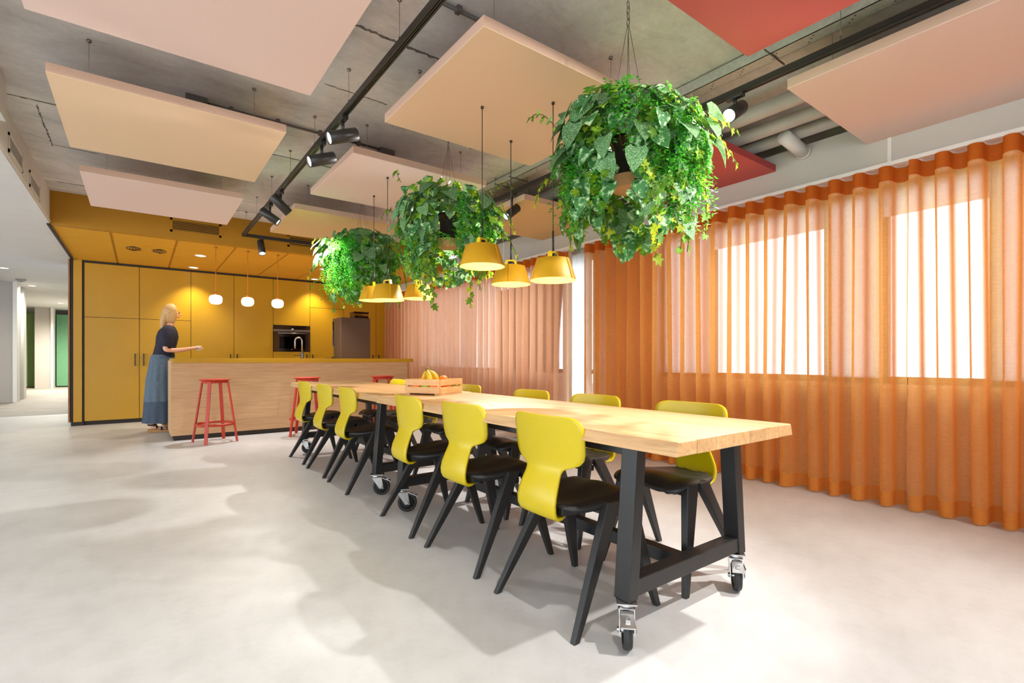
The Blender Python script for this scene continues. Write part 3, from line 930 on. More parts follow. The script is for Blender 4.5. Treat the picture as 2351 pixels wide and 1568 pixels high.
def make_castor(t, x, y, yaw, brake=True):
    mt = Matrix.Translation((x, y, 0)) @ Matrix.Rotation(yaw, 4, 'Z')
    mb = MB()
    mb.box((-0.045, -0.035, 0.15), (0.045, 0.035, 0.155), mt)
    mb.lathe([(0.030, 0.132), (0.034, 0.14), (0.03, 0.15)], 18, mtx=mt)
    off = 0.035
    for sy in (-1, 1):
        mb.hexa([(off - 0.014, sy * 0.024, 0.05), (off + 0.014, sy * 0.024, 0.05), (off + 0.014, sy * 0.027, 0.05), (off - 0.014, sy * 0.027, 0.05),
                 (-0.034, sy * 0.024, 0.135), (0.036, sy * 0.024, 0.135), (0.036, sy * 0.027, 0.135), (-0.034, sy * 0.027, 0.135)], mt)
    mb.box((-0.034, -0.027, 0.131), (0.036, 0.027, 0.135), mt)
    mb.lathe([(0.009, -0.034), (0.009, 0.034)], 10, mtx=mt @ Matrix.Translation((off, 0, 0.0625)) @ Matrix.Rotation(pi / 2, 4, 'X'))
    c = mb.build('castor', M['chrome'], t)
    wm = mt @ Matrix.Translation((off, 0, 0.0625)) @ Matrix.Rotation(pi / 2, 4, 'X')
    MB().lathe([(0.046, -0.014), (0.056, -0.016), (0.0615, -0.011), (0.0605, -0.006), (0.0625, -0.005), (0.0625, 0.005), (0.0605, 0.006), (0.0615, 0.011), (0.056, 0.016), (0.046, 0.014)], 36, mtx=wm, cap=False).lathe([(0.0, -0.009), (0.047, -0.011), (0.047, 0.011), (0.0, 0.009)], 24, mtx=wm, cap=False).build('wheel', M['rubber'], c)
    if brake:
        MB().hexa([(0.04, -0.02, 0.125), (0.10, -0.026, 0.098), (0.10, 0.026, 0.098), (0.04, 0.02, 0.125), (0.04, -0.02, 0.13), (0.10, -0.026, 0.103), (0.10, 0.026, 0.103), (0.04, 0.02, 0.13)], mt).box((0.072, -0.008, 0.108), (0.085, 0.008, 0.122), mt).build('brake_pedal', M['chrome'], c)


def make_table(label, x0, x1, y0, y1, yf0, yf1, yaws):
    t = thing('dining_table', label, 'table', ((x0 + x1) / 2, (y0 + y1) / 2, 0))
    cx, cy = (x0 + x1) / 2, (y0 + y1) / 2
    zt, zb = 0.747, 0.702
    n = 7
    w = (x1 - x0) / n
    for k in range(n):
        a = x0 - cx + k * w; b = a + w
        ta, tb = a + 0.0006, b - 0.0006
        ba, bb = ta, tb
        if k == 0:
            ta += 0.010; ba -= 0.004
        if k == n - 1:
            tb -= 0.010; bb += 0.004
        MB().hexa([(ba, y0 - cy, zb), (bb, y0 - cy, zb), (bb, y1 - cy, zb), (ba, y1 - cy, zb), (ta, y0 - cy, zt), (tb, y0 - cy, zt), (tb, y1 - cy, zt), (ta, y1 - cy, zt)]).build('plank', M['table'], t, bevel=0.001 if 0 < k < n - 1 else 0.003)
    lx0, lx1 = x0 - cx + 0.075, x1 - cx + 0.045
    lw, ld = 0.05, 0.07
    bx0, tx0 = lx0, lx0 + 0.045
    bx1, tx1 = lx1, lx1 - 0.045
    for yi, yf in enumerate((yf0 - cy, yf1 - cy)):
        for b, tt, sgn in ((bx0, tx0, 1), (bx1, tx1, -1)):
            MB().hexa([(b - lw / 2, yf - ld / 2, 0.155), (b + lw / 2, yf - ld / 2, 0.155), (b + lw / 2, yf + ld / 2, 0.155), (b - lw / 2, yf + ld / 2, 0.155),
                       (tt - lw / 2, yf - ld / 2, zb), (tt + lw / 2, yf - ld / 2, zb), (tt + lw / 2, yf + ld / 2, zb), (tt - lw / 2, yf + ld / 2, zb)]).build('leg', M['black'], t, bevel=0.003)
        B((bx0 + lw / 2, yf - 0.03, 0.165), (bx1 - lw / 2, yf + 0.03, 0.225)).build('crossbar', M['black'], t, bevel=0.003)
        B((tx0 + lw / 2, yf - 0.02, zb - 0.04), (tx1 - lw / 2, yf + 0.02, zb)).build('top_rail', M['black'], t)
    for xx in (tx0 - 0.005, tx1 + 0.005):
        B((xx - 0.02, yf0 - cy + ld / 2, zb - 0.045), (xx + 0.02, yf1 - cy - ld / 2, zb)).build('side_rail', M['black'], t, bevel=0.002)
    xm = (bx0 + bx1) / 2
    B((xm - 0.025, yf0 - cy + 0.03, 0.168), (xm + 0.025, yf1 - cy - 0.03, 0.222)).build('stretcher', M['black'], t, bevel=0.003)
    i = 0
    for yf in (yf0 - cy, yf1 - cy):
        for b in (bx0, bx1):
            make_castor(t, b, yf, yaws[i]); i += 1
    return t


make_table('long oak plank table on black castor frame, nearer of two pushed end to end', 1.300, 2.055, 0.905, 3.29, 1.165, 3.045, (radians(-135), radians(-142), radians(-22), radians(-40)))
make_table('long oak plank table on black castor frame, farther one near the island', 1.322, 2.080, 3.298, 5.83, 3.535, 5.55, (radians(-24), radians(-60), radians(-22), radians(-50)))


# ------------------------------------------------------------------ chairs
def make_chair(label, loc, rz):
    t = thing('dining_chair', label, 'chair', loc, rz, 'yellow backed chairs around the table')
    P = [(-.140, .3925, .088), (-.165, .3875, .096), (-.190, .3890, .104), (-.207, .400, .109), (-.216, .420, .112), (-.219, .446, .113), (-.213, .48, .111), (-.200, .515, .106),
         (-.187, .545, .101), (-.180, .563, .101), (-.177, .575, .108), (-.176, .584, .126), (-.176, .592, .152), (-.176, .603, .178), (-.178, .620, .194), (-.181, .645, .202),
         (-.185, .68, .204), (-.189, .72, .204), (-.192, .745, .202), (-.194, .762, .194), (-.195, .772, .182), (-.196, .780, .162), (-.196, .783, .142)]
    n = 16

    def fn(u, v):
        f = u * (len(P) - 1)
        i = min(int(f), len(P) - 2); a = f - i
        x = P[i][0] * (1 - a) + P[i + 1][0] * a
        z = P[i][1] * (1 - a) + P[i + 1][1] * a
        hw = P[i][2] * (1 - a) + P[i + 1][2] * a
        y = (v * 2 - 1) * hw
        k = 0.95 if z > 0.56 else 0.5 + 0.45 * max(0, (z - 0.42) / 0.14)
        return (x + k * y * y, y, z)
    MB().grid(fn, len(P) - 1, n).build('backrest', M['yellow'], t, solid=0.011, soff=0, bevel=0)
    H = [(-.185, .055), (-.172, .105), (-.14, .143), (-.09, .163), (-.03, .178), (.04, .190), (.10, .197), (.15, .198), (.19, .190), (.212, .172), (.225, .135)]

    def sf(u, v):
        f = u * (len(H) - 1)
        i = min(int(f), len(H) - 2); a = f - i
        x = H[i][0] * (1 - a) + H[i + 1][0] * a
        hw = H[i][1] * (1 - a) + H[i + 1][1] * a
        s = v * 2 - 1
        y = s * hw
        rise = min(1, max(0, (x + 0.14) / 0.28)); rise = rise * rise * (3 - 2 * rise)
        drop = max(0, (x - 0.13) / 0.095)
        z = 0.438 + 0.024 * rise - 0.034 * drop * drop
        z += 0.010 * abs(s) ** 2 * (1 - 0.6 * rise) - 0.016 * max(0, abs(s) - 0.8) / 0.2 + 0.010 * rise * math.exp(-(s * 3) ** 2)
        if u < 0.05:
            z -= 0.004
        return (x, y, z)
    MB().grid(sf, 22, 18).build('seat', M['blackplastic'], t, solid=0.022, soff=-1)
    MB().hexa([(-.165, -.10, .398), (.10, -.15, .398), (.10, .15, .398), (-.165, .10, .398), (-.175, -.11, .435), (.12, -.17, .435), (.12, .17, .435), (-.175, .11, .435)]).build('seat_frame', M['blackplastic'], t, bevel=0.006)
    for sy in (-1, 1):
        def quad(xa, xb, ya, yb, z):
            return [(xa, sy * ya, z), (xb, sy * ya, z), (xb, sy * yb, z), (xa, sy * yb, z)]
        for nm, b, tp in (('front', (.216, .242), (.068, .150)), ('rear', (-.245, -.217), (-.012, .062))):
            mb = MB()
            v0 = quad(b[0], b[1], .225, .250, 0)
            v1 = quad(tp[0], tp[1], .160, .198, .448)
            if sy < 0:
                v0 = [v0[3], v0[2], v0[1], v0[0]]; v1 = [v1[3], v1[2], v1[1], v1[0]]
            mb.hexa(v0 + v1)
            mb.build('leg', M['blackplastic'], t, bevel=0.004)
    MB().box((0.03, -0.17, 0.375), (0.075, 0.17, 0.405)).build('crossbar', M['blackplastic'], t, bevel=0.004)
    return t


LY = [1.505, 2.156, 2.787, 3.90, 4.54, 5.21]
RY = [1.47, 2.13, 2.74, 3.62, 4.35, 5.07]
ORD = ['first', 'second', 'third', 'fourth', 'fifth', 'sixth']
ch = None
for i, y in enumerate(LY):
    lb = 'yellow backed black chair on the left long side, %s from the near table end' % ORD[i]
    if ch is None:
        ch = make_chair(lb, (1.455, y, 0), 0)
    else:
        dup(ch, (1.455 + [0, 0, 0, .0, .008, .012][i], y, 0), radians([0, 1, -3, -1, 1, 1][i]), lb)
for i, y in enumerate(RY):
    dup(ch, (2.06 + [0, .01, .0, .02, .0, .02][i], y, 0), pi + radians([0, 1, -1, 2, 0, -2][i]), 'yellow backed black chair on the curtain side, %s from the near table end' % ORD[i])

# ------------------------------------------------------------------ fruit crate
CX, CY, CZ = 1.738, 3.281, 0.747
crz = radians(27.7)
t = thing('fruit_crate', 'small pine slatted crate of fruit on the oak table', 'crate', (CX, CY, CZ), crz)
hl, hw_ = 0.1515, 0.147
# long side faces camera-left (-x side after rotation)
for sx in (-1, 1):
    for z0, z1 in ((0.012, 0.056), (0.068, 0.111)):
        B((sx * hl - 0.004, -hw_, z0), (sx * hl + 0.004, hw_, z1)).build('slat', M['pine'], t)
for sy in (-1, 1):
    for z0, z1 in ((0.012, 0.056), (0.068, 0.111)):
        B((-hl + 0.004, sy * hw_ - 0.004, z0), (hl - 0.004, sy * hw_ + 0.004, z1)).build('slat', M['pine'], t)
for sx in (-1, 1):
    for sy in (-1, 1):
        B((sx * (hl - 0.013) - 0.009, sy * (hw_ - 0.013) - 0.009, 0.012), (sx * (hl - 0.013) + 0.009, sy * (hw_ - 0.013) + 0.009, 0.108)).build('corner_post', M['pine'], t)
for k in range(4):
    B((-hl + 0.004 + k * 0.075, -hw_ + 0.004, 0.010), (-hl + 0.004 + k * 0.075 + 0.066, hw_ - 0.004, 0.018)).build('bottom_slat', M['pine'], t)
for sy in (-1, 1):
    B((-hl, sy * (hw_ - 0.02) - 0.02, 0), (hl, sy * (hw_ - 0.02) + 0.02, 0.010)).build('runner', M['pine'], t)
crm = Matrix.Translation((CX, CY, CZ)) @ Matrix.Rotation(crz, 4, 'Z')


def fruit(name, label, mat, lx, ly, lz, r, grp):
    p = crm @ Vector((lx, ly, lz))
    t = thing(name, label, 'fruit', p, random.uniform(0, 6), grp)
    prof = [(max(1e-6, r * sin(pi * i / 14) * (1 + 0.02 * cos(2 * pi * i / 14))), -r * cos(pi * i / 14) * (0.96 if i not in (0, 14) else 0.86)) for i in range(15)]
    MB().lathe(prof, 20, cap=False).build('flesh', M[mat], t)
    MB().cyl((0, 0, r * 0.84), (0.003, 0, r * 0.98), 0.003, 6).build('stem', M['bananatip'], t)


fruit('orange', 'orange resting on top of the fruit, right of the bananas', 'orange', 0.09, -0.02, 0.098, 0.037, 'oranges in the crate')
fruit('orange', 'orange behind the gap of the left crate side, near its middle', 'orange', -0.105, -0.076, 0.056, 0.037, 'oranges in the crate')
fruit('orange', 'orange behind the gap of the left crate side, far end', 'orange', -0.105, 0.076, 0.056, 0.037, 'oranges in the crate')
fruit('orange', 'orange low in the crate at its near right corner', 'orange', 0.0, -0.103, 0.056, 0.037, 'oranges in the crate')
fruit('green_apple', 'green apple seen through the left crate gap', 'apple', -0.105, 0.0, 0.056, 0.036, 'green apples in the crate')
fruit('green_apple', 'green apple seen through the right crate gap', 'apple', 0.085, -0.10, 0.056, 0.036, 'green apples in the crate')
t = thing('banana_bunch', 'bunch of ripening bananas standing stem up in the crate', 'bananas', crm @ Vector((-0.03, 0.04, 0.088)), crz)
for k in range(4):
    a = radians(-140 + 62 * k)
    pts = []; rr = []
    for j in range(9):
        u = j / 8
        r = 0.012 + 0.06 * sin(u * pi * 0.62)
        z = 0.085 - 0.105 * u + 0.01 * sin(u * pi)
        pts.append((r * cos(a + 0.25 * u), r * sin(a + 0.25 * u), z))
        rr.append([0.006, 0.010, 0.015, 0.018, 0.019, 0.019, 0.018, 0.014, 0.006][j])
    MB().tube(pts, rr, 8).build('banana', M['banana'], t)
MB().tube([(0, 0, 0.075), (0.002, 0, 0.09), (0.008, 0.002, 0.105)], [0.014, 0.012, 0.010], 8).build('stem', M['bananatip'], t)


# ------------------------------------------------------------------ pendant lamps
def make_lamp(label, x, y, zr, rz, D=0.277, ztop=2.55):
    t = thing('pendant_lamp', label, 'pendant lamp', (x, y, zr), rz, 'ochre pendant lamps over the table')
    R = D / 2; r = 0.100; h = 0.128
    mb = MB()
    mb.lathe([(R, 0), (r, h), (r - 0.01, h + 0.002), (0.03, h + 0.003)], 48, cap=False)
    for k in range(3):
        a = k * 2 * pi / 3 + 0.5
        c, s = cos(a), sin(a)
        mb.hexa([((R - 0.001) * c + 0.006 * s, (R - 0.001) * s - 0.006 * c, 0.001), ((R + 0.004) * c + 0.006 * s, (R + 0.004) * s - 0.006 * c, 0.001), ((R + 0.004) * c - 0.004 * s, (R + 0.004) * s + 0.004 * c, 0.001), ((R - 0.001) * c - 0.004 * s, (R - 0.001) * s + 0.004 * c, 0.001),
                 ((r - 0.001) * c + 0.006 * s, (r - 0.001) * s - 0.006 * c, h), ((r + 0.004) * c + 0.006 * s, (r + 0.004) * s - 0.006 * c, h), ((r + 0.004) * c - 0.004 * s, (r + 0.004) * s + 0.004 * c, h), ((r - 0.001) * c - 0.004 * s, (r - 0.001) * s + 0.004 * c, h)])
    mb.build('shade', M['shade'], t)
    MB().lathe([(R - 0.001, 0.0005), (r - 0.002, h - 0.002), (0.02, h - 0.001)], 48, cap=False).build('lining', M['shade_in'], t)
    mb = MB()
    for s in (-1, 1):
        mb.hexa([(s * 0.040 - 0.007, -0.012, h), (s * 0.040 + 0.007, -0.012, h), (s * 0.040 + 0.007, 0.012, h), (s * 0.040 - 0.007, 0.012, h),
                 (s * 0.028 - 0.007, -0.012, h + 0.046), (s * 0.028 + 0.007, -0.012, h + 0.046), (s * 0.028 + 0.007, 0.012, h + 0.046), (s * 0.028 - 0.007, 0.012, h + 0.046)])
    mb.box((-0.035, -0.012, h + 0.034), (0.035, 0.012, h + 0.046))
    mb.build('clip', M['clip'], t)
    MB().lathe([(0.019, h), (0.019, h + 0.034)], 14).build('socket', M['black'], t)
    MB().cyl((0, 0, h + 0.04), (0, 0, h + 0.17), 0.0065, 8).build('rod', M['trackblack'], t)
    H = ztop - zr
    MB().cyl((0, 0, h + 0.17), (0, 0, H), 0.0028, 6).build('cord', M['trackblack'], t)
    MB().lathe([(0.010, H - 0.012), (0.010, H), (0, H)], 10).build('canopy', M['trackblack'], t)
    MB().sphere((0, 0, 0.072), 0.03, 16, 10).build('bulb', M['bulb'], t)
    point('lamp_glow', (x, y, zr + 0.03), 2.2, (1, 0.83, 0.5), 0.03)


make_lamp('ochre pendant lamp over the near table, left of its group of three', 1.68, 2.55, 1.568, radians(20))
make_lamp('ochre pendant lamp over the near table, right of its group of three', 1.994, 2.251, 1.475, radians(15))
make_lamp('ochre pendant lamp over the near table, farthest back in its group of three', 2.104, 2.825, 1.530, radians(-40))
make_lamp('ochre pendant lamp over the far table, frontmost of its group of three', 1.686, 4.021, 1.503, radians(110))
make_lamp('ochre pendant lamp over the far table, left and behind the frontmost one', 1.772, 4.55, 1.555, radians(70))
make_lamp('ochre pendant lamp over the far table, right one against the far curtain', 2.08, 4.24, 1.565, radians(200))


# ------------------------------------------------------------------ curtains
def curtain(y0, y1, label, mat, phase=0.0, pitch=0.156, seed=1, amp=0.068, flare=0.0):
    rg = random.Random(seed)
    t = thing('curtain', label, 'curtain', (4.09, y0, 0))
    L = y1 - y0
    n = max(8, int(L / pitch * 14))
    nf = int(L / pitch) + 3
    offs = [rg.uniform(-0.3, 0.3) for _ in range(nf)]
    ampf = [rg.uniform(0.75, 1.2) for _ in range(nf)]

    def wave(y, z):
        d = max(0, (2.3 - z) / 2.3)
        ph = y / pitch + phase
        k = int(y / pitch) % nf
        k2 = (k + 1) % nf
        f = (y / pitch) % 1
        f = f * f * (3 - 2 * f)
        o = (offs[k] * (1 - f) + offs[k2] * f) * d * 0.55
        a = amp * (1 - (1 - (ampf[k] * (1 - f) + ampf[k2] * f)) * d)
        th = 2 * pi * (ph + o)
        x = a * sin(th) + 0.012 * sin(th * 0.5 + 1.3) * d
        yy = y - 0.011 * sin(2 * th) * 1.0 + 0.01 * d * sin(th * 0.37 + seed)
        return x, yy

    def strip(z0, z1, m, off=0.0):
        def fn(u, v):
            y = u * L
            z = z0 + (z1 - z0) * v
            x, yy = wave(y, z)
            return (x + off, yy, z)
        return MB().grid(fn, n, m)
    strip(0.11, 2.205, 14).build('fabric', M[mat], t)
    strip(2.205, 2.305, 2).build('heading', M['heading'], t)
    strip(0.012, 0.11, 2).build('hem', M['hem'], t)


curtain(-1.5, 1.045, 'orange sheer curtain at the right picture edge, nearest to the camera', 'sheer', 0.45, seed=2)
curtain(1.085, 4.02, 'long orange sheer curtain beside the near table, up to the white pier', 'sheer', 0.1, seed=3)
curtain(4.42, 6.84, 'salmon sheer curtain right of the far pair, next to the white pier', 'sheer_far', 0.2, seed=4)
curtain(6.87, 9.8, 'salmon sheer curtain at the end of the island', 'sheer_far', 0.4, seed=5)
o = B((4.05, -2.5, 2.31), (4.13, 9.6, 2.335)).build('curtain_rail', M['whitetrim'])
tag(o, 'white curtain rail under the beam along the windows', 'curtain rail')


# ------------------------------------------------------------------ hanging plants
def leaf_mesh(name, kind, mat):
    if kind == 'heart':
        out = [(0.0, 0.06), (0.30, -0.06), (0.46, 0.16), (0.42, 0.42), (0.26, 0.72), (0.0, 1.0)]
    else:
        out = [(0.0, 0.05), (0.26, -0.06), (0.52, 0.16), (0.27, 0.32), (0.50, 0.62), (0.20, 0.62), (0.0, 1.0)]
    vs = []; fs = []
    n = len(out)
    for i, (x, y) in enumerate(out):
        bend = -0.22 * y * y
        vs.append((0, y, bend - 0.0))
        if x > 0:
            vs.append((x, y, bend + 0.10 * x / 0.5)); vs.append((-x, y, bend + 0.10 * x / 0.5))
    idx = []; c = 0
    for x, y in out:
        if x > 0:
            idx.append((c, c + 1, c + 2)); c += 3
        else:
            idx.append((c, c, c)); c += 1
    for i in range(n - 1):
        a, b = idx[i], idx[i + 1]
        r = [a[0], a[1], b[1], b[0]]; l = [a[0], b[0], b[2], a[2]]
        for q in (r, l):
            q2 = []
            for k in q:
                if k not in q2:
                    q2.append(k)
            if len(q2) > 2:
                fs.append(tuple(q2))
    mb = MB(); mb.add(vs, fs, True)
    return mb.mesh(name, mat)


HEART = leaf_mesh('heart_leaf', 'heart', M['spotleaf'])
IVY = leaf_mesh('ivy_leaf', 'ivy', M['ivy'])
IVYL = leaf_mesh('lime_leaf', 'ivy', M['ivylime'])
FACES = {}
for me in (HEART, IVY, IVYL):
    FACES[me.name] = ([tuple(v.co) for v in me.vertices], [tuple(p.vertices) for p in me.polygons])


def leaf_matrix(p, axis, nrm, s):
    yv = axis.normalized()
    zv = (nrm - yv * nrm.dot(yv))
    if zv.length < 1e-4:
        zv = yv.orthogonal()
    zv.normalize()
    xv = yv.cross(zv)
    m = Matrix((xv, yv, zv)).transposed().to_4x4()
    return Matrix.Translation(p) @ m @ Matrix.Diagonal((s, s, s, 1))


def make_plant(label, x, y, zp, R, seed, gap, trails, lush, fern_az, gw=0.3):
    """zp: height of the pot's bottom; gap: azimuth left open so the pot shows; trails: (azimuth, length)"""
    rg = random.Random(seed)
    t = thing('hanging_plant', label, 'hanging plant', (x, y, zp), 0)
    MB().lathe([(0.0, 0.0), (0.075, 0.0), (0.082, 0.01), (0.084, 0.07)], 28, cap=False).build('pot_base', M['potbase'], t)
    MB().lathe([(0.084, 0.07), (0.066, 0.072), (0.068, 0.25), (0.085, 0.27), (0.076, 0.27), (0.07, 0.22), (0.0, 0.22)], 28, cap=False).build('pot', M['pot'], t)
    # suspension wires meet at a ring below the ceiling
    H = ZC - zp
    for k in range(4):
        a = pi / 4 + k * pi / 2
        MB().tube([(0.10 * cos(a), 0.10 * sin(a), 0.30), (0.004 * cos(a), 0.004 * sin(a), H - 0.16)], 0.0017, 5).build('wire', M['steel'], t)
    mb = MB()
    for k in range(4):
        z = H - 0.145 + k * 0.03
        pts = [(0.009 * cos(b) * (1 if k % 2 else 0), 0.009 * cos(b) * (0 if k % 2 else 1), z + 0.02 * sin(b)) for b in [2 * pi * j / 10 for j in range(11)]]
        mb.tube(pts, 0.0025, 5)
    mb.lathe([(0.014, H - 0.02), (0.014, H - 0.003), (0.0, H)], 12)
    mb.build('chain_hook', M['steel'], t)

    stems = MB()
    fern = MB()
    cand = []        # (size, kind, matrix)
    zc = 0.20
    zd = 0.78
    # dome of heart and ivy leaves
    for i in range(int(520 * lush)):
        az = rg.uniform(0, 2 * pi)
        th = math.acos(1 - rg.random() * 1.2)
        rr = R * (0.72 + 0.34 * rg.random())
        lump = 1 + 0.17 * sin(3 * az + seed) + 0.10 * sin(5 * az + 2 * seed)
        d = Vector((sin(th) * cos(az), sin(th) * sin(az), cos(th)))
        p = Vector((d.x * rr * lump, d.y * rr * lump, zc + d.z * rr * zd))
        dgap = abs((az - gap + pi) % (2 * pi) - pi)
        if dgap < gw and p.z < 0.24:
            continue
        ax = (d * Vector((1, 1, 0.3)) * 0.7 + Vector((rg.uniform(-.5, .5), rg.uniform(-.5, .5), -0.75)))
        nm = d + Vector((rg.uniform(-.4, .4), rg.uniform(-.4, .4), rg.uniform(0, .6)))
        if rg.random() < 0.5:
            s = rg.uniform(0.08, 0.14); kd = 'heart_leaf'
        else:
            s = rg.uniform(0.045, 0.08); kd = 'ivy_leaf' if rg.random() < 0.86 else 'lime_leaf'
        cand.append((s, kd, leaf_matrix(p, ax, nm, s)))
    # draped skirt of foliage below the rim
    for i in range(int(640 * lush)):
        az = rg.uniform(0, 2 * pi)
        dgap = abs((az - gap + pi) % (2 * pi) - pi)
        if dgap < gw:
            continue
        lobe = 0.55 + 0.45 * abs(sin(1.5 * (az - gap)))
        z = zc + 0.05 - rg.random() ** 0.9 * (0.50 * lobe)
        rr = R * (0.70 + 0.34 * rg.random()) * (1 - 0.45 * max(0, (zc - 0.05 - z)))
        d = Vector((cos(az), sin(az), 0))
        p = d * rr + Vector((0, 0, z))
        ax = d * 0.3 + Vector((rg.uniform(-.5, .5), rg.uniform(-.5, .5), -1))
        nm = d + Vector((rg.uniform(-.5, .5), rg.uniform(-.5, .5), rg.uniform(-.1, .4)))
        if rg.random() < 0.34:
            s = rg.uniform(0.06, 0.11); kd = 'heart_leaf'
        else:
            s = rg.uniform(0.03, 0.065); kd = 'ivy_leaf' if rg.random() < 0.84 else 'lime_leaf'
        cand.append((s, kd, leaf_matrix(p, ax, nm, s)))
    # trailing runners
    for az, r0, z0, L, outw in trails:
        d = Vector((cos(az), sin(az), 0)); side = Vector((-sin(az), cos(az), 0))
        pts = []
        for j in range(9):
            u = j / 8
            pts.append(d * (r0 + outw * u) + side * (0.04 * sin(u * 4 + seed)) + Vector((0, 0, z0 + 0.05 * sin(u * pi) - L * u ** 1.3)))
        stems.tube(pts, 0.0022, 5)
        nl = max(5, int((abs(L) + abs(outw)) / 0.03))
        for j in range(nl):
            u = (j + 0.5) / nl * 8
            i0 = min(7, int(u)); f = u - i0
            p = pts[i0].lerp(pts[i0 + 1], f)
            dv = (pts[i0 + 1] - pts[i0]).normalized()
            sd = side if j % 2 else -side
            ax = sd * 0.8 + dv * 0.6 + Vector((0, 0, -0.4))
            s = rg.uniform(0.035, 0.058)
            cand.append((s + 0.2, rg.choice(['ivy_leaf', 'lime_leaf', 'ivy_leaf']), leaf_matrix(p, ax, Vector((rg.uniform(-.3, .3), rg.uniform(-.3, .3), 0)) + d * 0.8 + Vector((0, 0, .5)), s)))
    # fine fern curtains
    for az0, wd, cnt, ztop, zlen in fern_az:
        for k in range(cnt):
            az = az0 + rg.gauss(0, wd)
            d = Vector((cos(az), sin(az), 0)); side = Vector((-sin(az), cos(az), 0))
            r0 = R * rg.uniform(0.55, 1.0)
            L = zlen * rg.uniform(0.55, 1.1)
            zt = ztop + rg.uniform(-0.08, 0.05)
            pts = []
            for j in range(10):
                u = j / 9
                pts.append(d * (r0 + 0.05 * sin(u * 2.5)) + side * (0.03 * sin(3 * u + k)) + Vector((0, 0, zt + 0.03 * sin(u * pi) - L * u)))
            for j in range(int(L / 0.008)):
                u = j / (L / 0.008) * 9
                i0 = min(8, int(u)); f = u - i0
                p = pts[i0].lerp(pts[i0 + 1], f)
                a2 = rg.uniform(0, 2 * pi)
                q = (d * cos(a2) + side * sin(a2)) * 0.022 + Vector((0, 0, rg.uniform(-0.018, 0.006)))
                q *= rg.uniform(0.7, 1.35)
                w = q.cross(Vector((rg.uniform(-1, 1), rg.uniform(-1, 1), 1))).normalized() * 0.0048
                fern.add([p, p + q * 0.5 + w, p + q, p + q * 0.5 - w], [(0, 1, 2, 3)])
    for k in range(14):
        az = rg.uniform(0, 2 * pi)
        d = Vector((cos(az), sin(az), 0))
        stems.tube([d * 0.06 + Vector((0, 0, 0.2)), d * 0.16 + Vector((0, 0, 0.36)), d * 0.30 + Vector((0, 0, 0.33)), d * (R * 0.95) + Vector((0, 0, 0.16))], 0.003, 5)
    stems.build('stem', M['stem'], t, kind='stuff')
    fern.build('fern_fronds', M['fern'], t, kind='stuff')
    cand.sort(key=lambda c: -c[0])
    mes = {'heart_leaf': HEART, 'ivy_leaf': IVY, 'lime_leaf': IVYL}
    for s, kd, mt in cand[:295]:
        o = bpy.data.objects.new('leaf', mes[kd]); COL.objects.link(o)
        o.parent = t; o.matrix_basis = mt
    rest = {}
    for s, kd, mt in cand[295:]:
        vs, fs = FACES[kd]
        rest.setdefault(kd, MB()).add(vs, fs, True, mt)
    for kd, mb in rest.items():
        mb.build('small_leaves', mes[kd].materials[0], t, kind='stuff')
    return t


def cam_az(x, y):
    return math.atan2(-y, -x)


A1 = cam_az(2.0, 1.68); A2 = cam_az(1.98, 3.5); A3 = cam_az(1.9, 5.2)
# azimuths: A +- ; turning positive from the camera side goes to picture right
make_plant('large hanging plant nearest the camera, ivy and spotted leaves, lit from the right', 2.0, 1.68, 1.86, 0.365, 11, A1 - 0.12,
           [(A1 + 0.25, 0.34, 0.05, 0.48, 0.02), (A1 - 1.5, 0.36, 0.36, -0.02, 0.16), (A1 - 1.2, 0.33, 0.02, 0.34, -0.02), (A1 + 0.9, 0.34, 0.0, 0.36, -0.02),
            (A1 + 1.6, 0.38, 0.3, 0.05, 0.16), (A1 + 1.5, 0.38, 0.2, 0.12, 0.14), (A1 - 1.45, 0.38, 0.08, 0.16, 0.10), (A1 + 0.6, 0.36, -0.05, 0.34, 0.0), (A1 + 2.2, 0.2, 0.42, -0.16, 0.12), (A1 + 1.1, 0.38, 0.1, 0.40, 0.0)],
           1.0, [(A1 - 0.95, 0.20, 26, 0.16, 0.36), (A1 + 0.75, 0.26, 46, 0.30, 0.50), (A1 - 0.1, 0.25, 30, 0.36, 0.24), (A1 + 1.3, 0.2, 16, 0.2, 0.42)], 0.16)
make_plant('hanging plant in the middle of the row, dark pot showing, long ivy trails', 1.98, 3.5, 1.89, 0.405, 23, A2 - 0.02,
           [(A2 + 0.45, 0.36, 0.0, 0.50, -0.06), (A2 - 0.35, 0.36, -0.1, 0.42, 0.06), (A2 + 1.5, 0.40, 0.30, 0.16, 0.14), (A2 + 1.5, 0.42, 0.1, 0.22, 0.16), (A2 - 1.5, 0.42, 0.26, 0.06, 0.10),
            (A2 - 1.0, 0.4, 0.45, -0.02, 0.10), (A2 + 0.6, 0.36, 0.05, 0.42, 0.0), (A2 - 0.7, 0.36, 0.0, 0.38, 0.0), (A2 + 1.2, 0.40, 0.42, -0.04, 0.12), (A2 - 0.5, 0.36, -0.1, 0.36, 0.05)],
           1.0, [(A2 - 0.7, 0.16, 24, -0.02, 0.26), (A2 + 0.6, 0.2, 40, 0.30, 0.42), (A2 + 0.05, 0.2, 14, 0.06, 0.16), (A2 - 1.2, 0.2, 14, 0.1, 0.36)])
